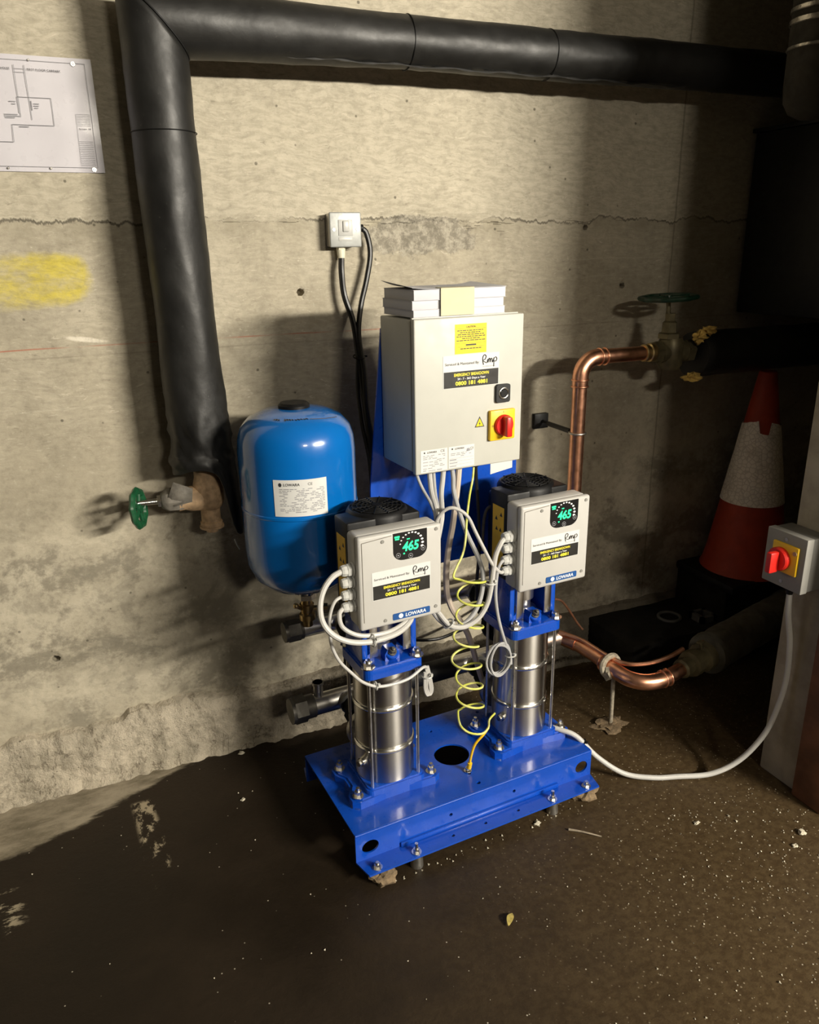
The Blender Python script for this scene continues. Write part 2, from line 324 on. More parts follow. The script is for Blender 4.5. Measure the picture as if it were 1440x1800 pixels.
# ---------------------------------------------------------------- geometry helpers
ROT = 0.0605
MS = Matrix.Rotation(ROT, 3, 'Z')            # skid frame -> world
class G:
    def __init__(s): s.v = []; s.f = []
    def add(s, v, f):
        b = len(s.v); s.v += [Vector(p) for p in v]; s.f += [tuple(i + b for i in q) for q in f]; return s
    def bm(s, b):
        b.verts.index_update(); s.add([v.co.copy() for v in b.verts], [[v.index for v in f.verts] for f in b.faces]); b.free(); return s
    def rbox(s, x0, x1, y0, y1, z0, z1, bev=0.0, seg=2, ry=None):
        b = bmesh.new(); bmesh.ops.create_cube(b, size=1)
        for v in b.verts: v.co = Vector(((x0 + x1) / 2 + v.co.x * (x1 - x0), (y0 + y1) / 2 + v.co.y * (y1 - y0), (z0 + z1) / 2 + v.co.z * (z1 - z0)))
        if bev: bmesh.ops.bevel(b, geom=b.edges[:], offset=bev, segments=seg, profile=0.5, affect='EDGES')
        return s.bm(b)
    def loft(s, rings, cap=True, closed=False):
        n = len(rings[0]); v = [p for r in rings for p in r]; f = []
        m = len(rings); rng = m if closed else m - 1
        for i in range(rng):
            j = (i + 1) % m
            for k in range(n): f.append((i * n + k, i * n + (k + 1) % n, j * n + (k + 1) % n, j * n + k))
        if cap and not closed: f.append(tuple(reversed(range(n)))); f.append(tuple((m - 1) * n + k for k in range(n)))
        return s.add(v, f)
    def lathe(s, prof, o=(0, 0, 0), axis=(0, 0, 1), n=28, cap=True, ph=0.0):
        a = Vector(axis).normalized(); u = a.orthogonal().normalized(); w_ = a.cross(u); o = Vector(o)
        rings = [[o + a * h + (u * math.cos(2 * PI * k / n + ph) + w_ * math.sin(2 * PI * k / n + ph)) * max(r, 1e-5) for k in range(n)] for r, h in prof]
        return s.loft(rings, cap)
    def cyl(s, p0, p1, r, n=20, r1=None, bev=0.0, ph=0.0):
        p0 = Vector(p0); p1 = Vector(p1); L = (p1 - p0).length; r1 = r if r1 is None else r1
        pr = [(r - bev, 0), (r, bev), (r1, L - bev), (r1 - bev, L)] if bev else [(r, 0), (r1, L)]
        return s.lathe(pr, p0, p1 - p0, n, ph=ph)
    def tube(s, pts, r, n=10, sub=8, smooth=True, cap=True, closed=False):
        P = [Vector(p) for p in pts]
        if smooth and len(P) > 2:
            Q = []
            e = [P[0] * 2 - P[1]] + P + [P[-1] * 2 - P[-2]]
            for i in range(1, len(e) - 2):
                for k in range(sub):
                    t = k / sub; a, b, c, d = e[i - 1], e[i], e[i + 1], e[i + 2]
                    Q.append(0.5 * ((2 * b) + (c - a) * t + (2 * a - 5 * b + 4 * c - d) * t * t + (3 * b - a - 3 * c + d) * t ** 3))
            Q.append(P[-1]); P = Q
        nrm = None; rings = []
        for i, p in enumerate(P):
            tg = (P[min(i + 1, len(P) - 1)] - P[max(i - 1, 0)]).normalized()
            nrm = tg.orthogonal().normalized() if nrm is None else (nrm - tg * nrm.dot(tg)).normalized()
            w_ = tg.cross(nrm); rr = r(i / (len(P) - 1)) if callable(r) else r
            rings.append([p + (nrm * math.cos(2 * PI * k / n) + w_ * math.sin(2 * PI * k / n)) * rr for k in range(n)])
        return s.loft(rings, cap, closed)
    def torus(s, c, axis, R_, r, n=32, m=8):
        a = Vector(axis).normalized(); u = a.orthogonal().normalized(); w_ = a.cross(u); c = Vector(c)
        rings = []
        for i in range(n):
            d = u * math.cos(2 * PI * i / n) + w_ * math.sin(2 * PI * i / n)
            rings.append([c + d * (R_ + r * math.cos(2 * PI * k / m)) + a * r * math.sin(2 * PI * k / m) for k in range(m)])
        return s.loft(rings, False, True)
    def prism(s, poly, o, u, v, n, d):
        o, u, v, n = Vector(o), Vector(u), Vector(v), Vector(n); k = len(poly)
        a = [o + u * p + v * q for p, q in poly]; b = [p + n * d for p in a]
        f = [tuple(reversed(range(k))), tuple(range(k, 2 * k))] + [(i, (i + 1) % k, k + (i + 1) % k, k + i) for i in range(k)]
        return s.add(a + b, f)
    def sphere(s, c, r, seg=12, sc=(1, 1, 1), jit=0.0, seed=0):
        b = bmesh.new(); bmesh.ops.create_icosphere(b, subdivisions=2 if seg <= 12 else 3, radius=1)
        for v in b.verts:
            k = 1 + (noise.noise(v.co * 1.7 + Vector((seed * 3.1, seed, 0))) * jit * 2 if jit else 0)
            v.co = Vector(c) + Vector((v.co.x * sc[0], v.co.y * sc[1], v.co.z * sc[2])) * r * k
        return s.bm(b)
    def from_curve(s, cu, o, u, v, n):
        ob = bpy.data.objects.new('tmp', cu); COL.objects.link(ob); bpy.context.view_layer.update()
        me = bpy.data.meshes.new_from_object(ob.evaluated_get(bpy.context.evaluated_depsgraph_get()))
        o, u, v, n = Vector(o), Vector(u), Vector(v), Vector(n)
        vv = [p.co.copy() for p in me.vertices]; ff = [tuple(p.vertices) for p in me.polygons]
        bpy.data.objects.remove(ob); bpy.data.curves.remove(cu); bpy.data.meshes.remove(me)
        s.last = vv
        return s.add([o + u * p.x + v * p.y + n * p.z for p in vv], ff)
    def plate(s, outer, holes, o, u, v, n, d):
        cu = bpy.data.curves.new('tmp', 'CURVE'); cu.dimensions = '2D'; cu.fill_mode = 'BOTH'; cu.extrude = d / 2
        for pl in [outer] + holes:
            sp = cu.splines.new('POLY'); sp.points.add(len(pl) - 1); sp.use_cyclic_u = True
            for i, q in enumerate(pl): sp.points[i].co = (q[0], q[1], 0, 1)
        return s.from_curve(cu, Vector(o) + Vector(n) * d / 2, u, v, n)
    def text(s, body, o, u, v, n, width=None, height=None, align='LEFT', bold=0.0, shear=0.0):
        cu = bpy.data.curves.new('tmp', 'FONT'); cu.body = body; cu.size = 1.0; cu.fill_mode = 'FRONT'; cu.offset = bold; cu.shear = shear
        cu.resolution_u = 3
        t = G(); t.from_curve(cu, (0, 0, 0), (1, 0, 0), (0, 1, 0), (0, 0, 1))
        x0 = min(p.x for p in t.v); x1 = max(p.x for p in t.v); y0 = min(p.y for p in t.v); y1 = max(p.y for p in t.v)
        sx = width / (x1 - x0) if width else height / (y1 - y0)
        sy = height / (y1 - y0) if height else sx
        if align == 'CENTER': ox = -(x0 + x1) / 2
        elif align == 'RIGHT': ox = -x1
        else: ox = -x0
        o, u, v, n = Vector(o), Vector(u), Vector(v), Vector(n)
        return s.add([o + u * (p.x + ox) * sx + v * (p.y - y0) * sy + n * 0.0002 for p in t.v], t.f)

def circ(cx, cy, r, n=24, ry=None): ry = r if ry is None else ry; return [(cx + r * math.cos(2 * PI * k / n), cy + ry * math.sin(2 * PI * k / n)) for k in range(n)]
def rrect(x0, x1, y0, y1, r, n=4):
    o = []
    for cx, cy, a in ((x1 - r, y1 - r, 0), (x0 + r, y1 - r, PI / 2), (x0 + r, y0 + r, PI), (x1 - r, y0 + r, 1.5 * PI)):
        for k in range(n + 1): o.append((cx + r * math.cos(a + PI / 2 * k / n), cy + r * math.sin(a + PI / 2 * k / n)))
    return o
X, Y, Z = (1, 0, 0), (0, 1, 0), (0, 0, 1); NX, NY, NZ = (-1, 0, 0), (0, -1, 0), (0, 0, -1)

ORG = {}
def place(o, origin, frame):
    p = Vector(origin)
    if frame == 'S': o.location = MS @ p; o.rotation_euler = (0, 0, ROT)
    else: o.location = p
    ORG[o.name] = p
def props(o, label, cat, group=None, kind=None):
    if label: o['label'] = label
    if cat: o['category'] = cat
    if group: o['group'] = group
    if kind: o['kind'] = kind
def thing(name, label, cat, origin, frame='S', group=None):
    o = bpy.data.objects.new(name, None); COL.objects.link(o); o.empty_display_size = 0.05
    place(o, origin, frame); props(o, label, cat, group); return o
def mesh(name, g, mat, org, smooth=True, ang=0.6):
    me = bpy.data.meshes.new(name); me.from_pydata([tuple(p - org) for p in g.v], [], g.f); me.update()
    b = bmesh.new(); b.from_mesh(me); bmesh.ops.recalc_face_normals(b, faces=b.faces[:]); b.to_mesh(me); b.free()
    if smooth:
        for p in me.polygons: p.use_smooth = True
        try: me.set_sharp_from_angle(angle=ang)
        except Exception: pass
    me.materials.append(M[mat] if isinstance(mat, str) else mat)
    return me
def root_org(o):
    while o.parent: o = o.parent
    return ORG[o.name]
def part(name, g, mat, parent, label=None, smooth=True, kind=None):
    o = bpy.data.objects.new(name, mesh(name, g, mat, root_org(parent), smooth)); COL.objects.link(o); o.parent = parent
    if label: o['label'] = label
    if kind: o['kind'] = kind
    return o
def solo(name, g, mat, label, cat, origin, frame='S', group=None, kind=None, smooth=True):
    o = bpy.data.objects.new(name, mesh(name, g, mat, Vector(origin), smooth)); COL.objects.link(o)
    place(o, origin, frame); props(o, label, cat, group, kind); return o
def struct(name, g, mat, origin=(0, 0, 0), smooth=False, label=None):
    o = bpy.data.objects.new(name, mesh(name, g, mat, Vector(origin), smooth)); COL.objects.link(o)
    place(o, origin, 'W'); o['kind'] = 'structure'
    if label: o['label'] = label
    return o
def W2S(p): return MS.transposed() @ Vector(p)
def S2W(p): return MS @ Vector(p)

# ================================================================ STRUCTURE
HOLES = ((0.623, 1.385, 0.0095), (1.574, 1.551, 0.008), (1.735, 1.367, 0.009), (-0.154, 0.408, 0.009))
def wall_y(x, z):
    d = 0.0035 * noise.noise(Vector((x * 2.2, 0, z * 2.2))) + 0.0015 * noise.noise(Vector((x * 9, 3, z * 14)))
    zj = 1.575 + 0.02 * noise.noise(Vector((x * 6, 7, 0))) + 0.012 * noise.noise(Vector((x * 19, 2, 0)))
    if z > zj: d -= 0.004                                   # upper lift stands slightly proud
    s = ((x - 1.0) / 0.24) ** 2 + ((z - 1.522) / 0.062) ** 2 + 1.5 * noise.noise(Vector((x * 11, 5, z * 11)))
    if s < 1.0: d += 0.006 + 0.006 * noise.noise(Vector((x * 40, 1, z * 40)))
    zl = 1.248
    if z < zl: d += 0.003                                   # lift line under the red mark
    for hx, hz, hr in HOLES:
        r = math.hypot(x - hx, (z - hz)) * (1 + .25 * noise.noise(Vector((x * 160, 0, z * 160))))
        if r < hr: d += 0.035
        elif r < hr * 2: d += 0.004 * (2 - r / hr)
    return d
g = G(); DX = 0.0115
xs = [-1.3 + 0.1 * i for i in range(6)] + [-0.75 + DX * i for i in range(int(3.0 / DX))] + [2.28 + 0.06 * i for i in range(16)]
zs = [0.0 + 0.02 * i for i in range(5)] + [0.1 + DX * i for i in range(int(2.05 / DX))] + [2.17 + 0.06 * i for i in range(10)]
for hx, hz, hr in HOLES:
    xs += [hx + .0016 * k for k in range(-12, 13)]; zs += [hz + .0016 * k for k in range(-12, 13)]
xs = sorted(set(round(q, 5) for q in xs)); zs = sorted(set(round(q, 5) for q in zs))
v = [(x, wall_y(x, z), z) for z in zs for x in xs]; nx = len(xs); nz = len(zs)
g.add(v, [(j * nx + i, j * nx + i + 1, (j + 1) * nx + i + 1, (j + 1) * nx + i) for j in range(nz - 1) for i in range(nx - 1)])
b = len(g.v)
g.add([(-1.3, 0.15, 0), (3.24, 0.15, 0), (3.24, 0.15, 2.72), (-1.3, 0.15, 2.72)], [(0, 3, 2, 1)])
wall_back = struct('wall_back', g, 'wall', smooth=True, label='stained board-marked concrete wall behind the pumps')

g = G(); kx = [-1.3 + 0.03 * i for i in range(22)] + [-0.64 + 0.008 * i for i in range(int(1.9 / 0.008))] + [1.26 + 0.03 * i for i in range(66)]
NK = 24; v = []
for j in range(NK + 1):
    t_ = j / NK
    for x in kx:
        top = 0.190 + 0.030 * noise.noise(Vector((x * 3.2, 1, 4))) + 0.020 * noise.noise(Vector((x * 13, 1, 4))) + 0.009 * noise.noise(Vector((x * 41, 1, 4)))
        z = t_ * top
        drip = noise.noise(Vector((x * 24, t_ * 1.6, 6)))
        y = -(0.050 - 0.022 * t_) - 0.014 * noise.noise(Vector((x * 7, t_ * 2, 1))) - 0.009 * drip - 0.007 * noise.noise(Vector((x * 38, t_ * 9, 9))) - 0.0045 * noise.noise(Vector((x * 80, t_ * 18, 3)))
        if j == NK: y = 0.012
        elif t_ > 0.80: y *= 1.0 - 0.55 * ((t_ - .80) / .2) ** 2
        if t_ < .08: y -= 0.010 * (1 - t_ / .08)
        v.append((x, y, z))
n_ = len(kx)
g.add(v, [(j * n_ + i, j * n_ + i + 1, (j + 1) * n_ + i + 1, (j + 1) * n_ + i) for j in range(NK) for i in range(n_ - 1)])
struct('baseboard_back', g, 'kicker', smooth=True, label='rough rendered concrete kicker along the foot of the wall')

g = G(); g.rbox(-2.6, 5.2, -7.0, 0.16, -0.2, 0.0)
struct('floor', g, 'floor', label='dark damp wet concrete floor with grit')
g = G(); g.rbox(-2.6, 5.2, -7.0, 0.16, 2.72, 2.9)
struct('ceiling', g, 'ceil')
g = G(); g.rbox(3.24, 3.4, -0.93, 0.15, 0, 2.72)
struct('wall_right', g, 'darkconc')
g = G(); g.rbox(1.735, 3.24, -0.93, -0.80, 0, 2.72, 0.006)
struct('wall_partition', g, 'pier', smooth=True, label='grey rendered end of the partition wall at the right')
g = G(); g.rbox(1.716, 1.86, -1.03, -0.931, 0, 2.72, 0.006)
struct('trim_1', g, 'rust', smooth=True, label='brown painted post in front of the partition end')

# ================================================================ BASE FRAME (skid frame)
x0, x1, y0, y1, hz, hf, fl = 0.4374, 1.1773, -0.7316, -0.3648, 0.1211, 0.035, 0.0544
T = 0.005
sk = thing('pump_base_frame', 'blue painted steel base frame carrying both pumps, holes in its deck', 'base frame', (0.807, -0.548, 0))
hole = [(0.8125 + 0.051 * math.cos(a), -0.558 + 0.049 * math.sin(a)) for a in [2 * PI * k / 32 for k in range(32)]]
g = G(); g.plate(rrect(x0, x1, y0, y1, 0.004, 2), [hole, circ(0.815, -0.700, 0.006, 12), circ(0.813, -0.655, 0.005, 12), circ(0.813, -0.431, 0.005, 12), circ(0.62, -0.41, 0.006, 12), circ(0.99, -0.41, 0.006, 12)], (0, 0, hz - T), X, Y, Z, T)
part('deck', g, 'blue', sk, smooth=False)
for sgn, yy in ((-1, y0), (1, y1)):
    nn = (0, -sgn, 0)
    g = G(); g.plate([(x0, hf), (x1, hf), (x1, hz - 0.001), (x0, hz - 0.001)],
        [circ(0.4775, 0.0745, 0.023, 20, 0.019), circ(1.143, 0.0755, 0.021, 20, 0.019), circ(0.711, 0.079, 0.005, 12), circ(0.911, 0.079, 0.005, 12)], (0, yy, 0), X, Z, nn, T)
    part('side_web', g, 'blue', sk, smooth=False)
    g = G(); e = yy + sgn * fl
    g.plate([(x0 + 0.0, yy), (x0 + 0.012, e), (x1 - 0.012, e), (x1, yy)] if sgn < 0 else [(x0, yy), (x1, yy), (x1 - 0.012, e), (x0 + 0.012, e)], [circ(0.80, yy + sgn * 0.03, 0.005, 12), circ(0.70, yy + sgn * 0.03, 0.005, 12), circ(0.905, yy + sgn * 0.03, 0.005, 12)], (0, 0, hf), X, Y, Z, T)
    part('foot_flange', g, 'blue', sk, smooth=False)
g = G(); g.cyl((x0 + .001, y0 + .0036, hz - .0036), (x1 - .001, y0 + .0036, hz - .0036), .0044, 24); part('folded_edge', g, 'blue', sk)
g = G(); g.rbox(0.56, 1.06, y0 - 0.0065, y0 - 0.0002, 0.040, 0.054, 0.003)
part('stiffening_rib', g, 'blue', sk)
def hexbolt(g, x, y, z, r=0.0095, up=0.014, stud=0.022, wash=True):
    if wash: g.cyl((x, y, z), (x, y, z + 0.0025), r * 1.55, 18)
    g.cyl((x, y, z + 0.0025), (x, y, z + 0.0025 + up), r, 6)
    if stud: g.cyl((x, y, z + up), (x, y, z + stud), r * 0.55, 10)
for bx in (0.478, 0.588, 1.014, 1.132):
    g = G(); hexbolt(g, bx, -0.770, hf + T, 0.0085, 0.010, 0.028 if bx in (0.588, 1.014) else 0.017)
    part('anchor_bolt', g, 'zinc', sk)
for bx in (0.588, 1.014):
    g = G(); g.cyl((bx, -0.770, 0.0), (bx, -0.770, hf), 0.017, 16, 0.015)
    part('levelling_foot', g, 'steel2', sk)
for bx, by in ((0.588, -0.335), (1.014, -0.335)):
    g = G(); g.cyl((bx, by, 0.0), (bx, by, hf), 0.017, 16, 0.015); part('levelling_foot', g, 'steel2', sk)
for i, (mx, my, lab) in enumerate(((0.492, -0.775, 'lump of rough mortar under the left front corner of the blue frame'), (1.135, -0.765, 'lump of rough mortar under the right front corner of the blue frame'))):
    g = G(); g.sphere((mx, my, 0.008), 0.024, 16, (1.4, 0.8, 0.95), 0.35, i + 1)
    solo('mortar_pad', g, 'mortar', lab, 'mortar', (mx, my, 0.0))

# ================================================================ PUMPS
CY = -0.563
def pump(cx, lab):
    t = thing('booster_pump', lab, 'pump', (cx, CY, hz))
    A = lambda x, y: (cx + x, CY + y)
    # foot
    o_ = [(-.128, -.048), (-.128, -.074), (-.110, -.086), (-.070, -.083), (-.035, -.078), (.035, -.078), (.070, -.083), (.110, -.086), (.128, -.074), (.128, -.048), (.112, -.02), (.112, .02), (.128, .048), (.128, .074), (.110, .086), (.07, .083), (-.07, .083), (-.110, .086), (-.128, .074), (-.128, .048), (-.112, .02), (-.112, -.02)]
    g = G(); g.prism(o_, (cx, CY, hz), X, Y, Z, 0.022); g.prism([(p * .93, q * .93) for p, q in o_], (cx, CY, hz + 0.022), X, Y, Z, 0.004)
    foot = part('pump_foot', g, 'blue', t, smooth=False)
    g = G(); g.prism(rrect(-.084, .084, -.080, .080, .014), (cx, CY, hz + 0.02), X, Y, Z, 0.018); g.prism(rrect(-.080, .080, -.076, .076, .014), (cx, CY, hz + 0.038), X, Y, Z, 0.005)
    part('pedestal', g, 'blue', foot, smooth=False)
    for sx in (-.108, .108):
        for sy in (-.064, .064):
            g = G(); g.cyl((cx + sx, CY + sy, hz), (cx + sx, CY + sy, hz + 0.003), 0.021, 18); part('washer', g, 'zinc', foot)
            g = G(); hexbolt(g, cx + sx, CY + sy, hz + 0.026, 0.0095, 0.014, 0.026); part('foot_bolt', g, 'zinc', t)
    # sleeve
    zb = hz + 0.04
    g = G(); g.lathe([(0.070, zb), (0.079, zb + 0.004), (0.079, 0.254)], (cx, CY, 0), Z, 48)
    part('bottom_casing', g, 'turned', t)
    g = G(); g.lathe([(0.077, 0.254), (0.077, 0.488)], (cx, CY, 0), Z, 48)
    part('outer_sleeve', g, 'turned', t)
    for zr in (0.262, 0.385):
        g = G(); g.lathe([(0.076, zr - .007), (0.0800, zr - .006), (0.0815, zr - .003), (0.0785, zr), (0.0815, zr + .003), (0.0800, zr + .006), (0.076, zr + .007)], (cx, CY, 0), Z, 48, cap=False)
        part('sleeve_band', g, 'zinc', t)
    for sx in (-1, 1):
        for sy in (-1, 1):
            g = G(); g.cyl((cx + sx * .0675, CY + sy * .0675, hz + 0.036), (cx + sx * .0675, CY + sy * .0675, 0.50), 0.0045, 12)
            part('tie_rod', g, 'rod', t)
    # drain plug on the left of the casing
    d = Vector((-0.93, -0.36, 0)).normalized()
    g = G(); c0 = Vector((cx, CY, 0.222)); g.cyl(c0 + d * 0.074, c0 + d * 0.090, 0.012, 16); g.cyl(c0 + d * 0.088, c0 + d * 0.099, 0.0085, 6)
    part('drain_plug', g, 'zinc', t)
    # head flange
    g = G(); g.prism(rrect(-.082, .082, -.082, .082, .020, 5), (cx, CY, 0.487), X, Y, Z, 0.027); g.prism(rrect(-.079, .079, -.079, .079, .019, 5), (cx, CY, 0.514), X, Y, Z, 0.004)
    hd = part('head_flange', g, 'blue', t, smooth=False)
    for sx in (-1, 1):
        for sy in (-1, 1):
            g = G(); hexbolt(g, cx + sx * .0675, CY + sy * .0675, 0.518, 0.0115, 0.012, 0.021); part('tie_rod_nut', g, 'zinc', t)
    # fill plug in a raised saddle at the front
    g = G(); g.prism([(-.020, 0), (.020, 0), (.020, .020), (.013, .032), (-.013, .032), (-.020, .020)], (cx + 0.002, CY - 0.032, 0.517), X, Z, NY, 0.030)
    part('plug_saddle', g, 'blue', hd, smooth=False)
    dd = Vector((-0.06, -0.60, 0.80)).normalized(); p0 = Vector((cx + 0.002, CY - 0.058, 0.536))
    g = G(); g.lathe([(.0175, -.012), (.0175, .003), (.0155, .005)], p0, dd, 22); part('plug_boss', g, 'blue', hd)
    g = G(); g.lathe([(.0115, .003), (.0115, .010)], p0, dd, 20); g.lathe([(.0098, .010), (.0098, .018), (.0085, .020)], p0, dd, 6); g.lathe([(.0050, .020), (.0050, .026), (.003, .0275)], p0, dd, 12)
    part('fill_plug', g, 'capsteel', t)
    # lantern bracket: two side cheeks, back, top ring
    g = G()
    for sx in (-1, 1): g.rbox(min(sx * .060, sx * .076) + cx, max(sx * .060, sx * .076) + cx, CY - .052, CY + .056, 0.515, 0.664, 0.004)
    g.rbox(cx - .07, cx + .07, CY + .045, CY + .058, 0.515, 0.664, 0.003)
    g.prism(rrect(-.078, .078, -.062, .066, .016), (cx, CY, 0.650), X, Y, Z, 0.018)
    g.prism([(-.052, 0), (.052, 0), (.052, .006), (.030, .020), (-.030, .020), (-.052, .006)], (cx, CY + 0.03, 0.518), X, Z, NY, 0.055)
    part('lantern_bracket', g, 'blue', t)
    g = G(); g.lathe([(0.040, 0.517), (0.040, 0.54), (0.024, 0.545), (0.024, 0.57), (0.032, 0.572), (0.032, 0.632), (0.020, 0.636), (0.020, 0.652)], (cx, CY, 0), Z, 28)
    part('shaft_coupling', g, 'steel', t)
    for sx in (-1, 1):
        g = G(); g.rbox(cx + sx * .046 - .011, cx + sx * .046 + .011, CY - .0575, CY - .0545, 0.535, 0.655, 0.001)
        part('coupling_guard', g, 'zinc', t)
    # motor
    g = G(); g.rbox(cx - .074, cx + .074, CY - .060, CY + .074, 0.668, 0.876, 0.012, 3)
    for k in range(9):
        a = CY + .074; g.rbox(cx - .06 + k * .015 - .002, cx - .06 + k * .015 + .002, a - .002, a + .010, 0.69, 0.86)
    mo = part('motor_body', g, 'black', t)
    g = G(); g.lathe([(0.070, 0.872), (0.0765, 0.876), (0.0765, 0.897), (0.072, 0.906), (0.068, 0.909), (0.0, 0.9095)], (cx, CY, 0), Z, 40)
    fc = part('fan_cover', g, 'black', t)
    g = G()
    for r_ in (0.016, 0.027, 0.038, 0.049, 0.060): g.torus((cx, CY, 0.9105), Z, r_, 0.0018, 32, 6)
    for k in range(12):
        a = 2 * PI * k / 12; g.cyl((cx + .012 * math.cos(a), CY + .012 * math.sin(a), .911), (cx + .066 * math.cos(a), CY + .066 * math.sin(a), .911), 0.0016, 6)
    g.lathe([(0.012, .909), (0.012, .913), (0.0, .9135)], (cx, CY, 0), Z, 16)
    part('fan_grille', g, 'blackmat', fc)
    # suction and discharge connections behind
    g = G(); g.cyl((cx, CY + .07, 0.222), (cx, CY + .100, 0.222), 0.036, 24); g.lathe([(0.062, 0), (0.064, 0.004), (0.064, 0.016), (0.060, 0.020)], (cx, CY + .098, 0.222), Y, 32)
    part('suction_flange', g, 'steel2', t)
    g = G(); g.cyl((cx, CY + .118, 0.222), (cx, -0.325, 0.232), 0.030, 20); g.lathe([(.030, 0), (.042, .004), (.042, .034), (.030, .038)], (cx, CY + .150, 0.226), Y, 8)
    part('suction_valve', g, 'blackmat', t)
    g = G(); g.cyl((cx, CY + .07, 0.445), (cx, CY + .100, 0.445), 0.036, 24); g.lathe([(0.060, 0), (0.062, 0.004), (0.062, 0.016), (0.058, 0.020)], (cx, CY + .098, 0.445), Y, 32)
    part('discharge_flange', g, 'blackmat', t)
    g = G(); g.tube([(cx, CY + .118, 0.445), (cx, CY + .16, 0.450), (cx, CY + .20, 0.475), (cx, -0.325, 0.488)], 0.034, 18)
    part('check_valve', g, 'blackmat', t)
    return t
PX1, PX2 = 0.600, 1.036
pump(PX1, 'front left vertical pump, black motor, polished steel sleeve, blue foot, loose hank of white cable')
pump(PX2, 'rear right vertical pump, black motor and steel sleeve, grey cable coil on its tie rod')

# ================================================================ printed stickers shared
def bars(rows, face, yoff=-0.0006):
    g = G()
    for u0, u1, v0, v1 in rows:
        a, b_, c, d = face(u0, v1), face(u1, v1), face(u1, v0), face(u0, v0)
        g.add([Vector(p) + Vector((0, yoff, 0)) for p in (a, b_, c, d)], [(0, 1, 2, 3)])
    return g
def service_sticker(parent, xa, xb, za, zb, yf, half=0.5):
    """white upper half with signature, black lower half with yellow lettering; returns parts under parent"""
    W_, H_ = xb - xa, zb - za; zm = za + H_ * half
    g = G(); g.prism([(xa, za - .001), (xb, za - .001), (xb, zb), (xa, zb)], (0, yf, 0), X, Z, NY, 0.0006)
    st = part('service_sticker', g, 'stickwhite', parent, 'white and black service sticker', smooth=False)
    g = G(); g.prism([(xa + W_ * .012, za), (xb - W_ * .012, za), (xb - W_ * .012, zm), (xa + W_ * .012, zm)], (0, yf - 0.0006, 0), X, Z, NY, 0.0003)
    part('black_panel', g, 'stickblack', st, smooth=False)
    yt = yf - 0.0010
    g = G(); g.text('Serviced & Maintained By:', (xa + W_ * .035, yt, zm + H_ * .17), X, Z, NY, W_ * .60, H_ * .105)
    part('lettering', g, 'ink', st, smooth=False)
    g = G()   # looping signature-style logo
    lx, lz, lw, lh = xa + W_ * .685, zm + H_ * .15, W_ * .27, H_ * .26
    def pt(p, q): return (lx + lw * p, yt - 0.0004, lz + lh * q)
    rr = H_ * .012
    g.tube([pt(.10, -.05), pt(.05, .45), pt(.06, .9), pt(.17, 1.15), pt(.27, .95), pt(.20, .60), pt(.05, .48), pt(.22, .25), pt(.33, .18), pt(.38, .55)], rr, 5, 5)
    g.tube([pt(.40, .60), pt(.41, .20), pt(.47, .65), pt(.53, .60), pt(.54, .20), pt(.60, .62), pt(.67, .60), pt(.69, .20), pt(.74, .30), pt(.80, .68)], rr, 5, 5)
    g.tube([pt(.80, .72), pt(.80, .10), pt(.79, -.35)], rr, 5, 5)
    g.tube([pt(.80, .60), pt(.92, .78), pt(1.0, .55), pt(.93, .28), pt(.82, .30)], rr, 5, 5)
    part('signature_logo', g, 'ink', st)
    g = bars([(.70, .93, 0.41, 0.425)], lambda u, v_: (xa + u * W_, yf, zb - v_ * H_ + 0.0)); part('fine_print', g, 'inkgrey', st, smooth=False, kind='stuff')
    cx = xa + W_ * .50
    g = G(); g.text('EMERGENCY BREAKDOWN', (cx, yt, zm - H_ * .155), X, Z, NY, W_ * .62, H_ * .095, 'CENTER', 0.02)
    part('lettering', g, 'inkyellow', st, smooth=False)
    g = G(); g.text('24 - 7 - 365 Days a Year', (cx, yt, zm - H_ * .285), X, Z, NY, W_ * .50, H_ * .085, 'CENTER', 0.015)
    part('lettering', g, 'inkwhite', st, smooth=False)
    g = G(); g.text('0800 181 4881', (cx, yt, zm - H_ * .435), X, Z, NY, W_ * .57, H_ * .125, 'CENTER', 0.03)
    part('lettering', g, 'inkyellow', st, smooth=False)
    return st

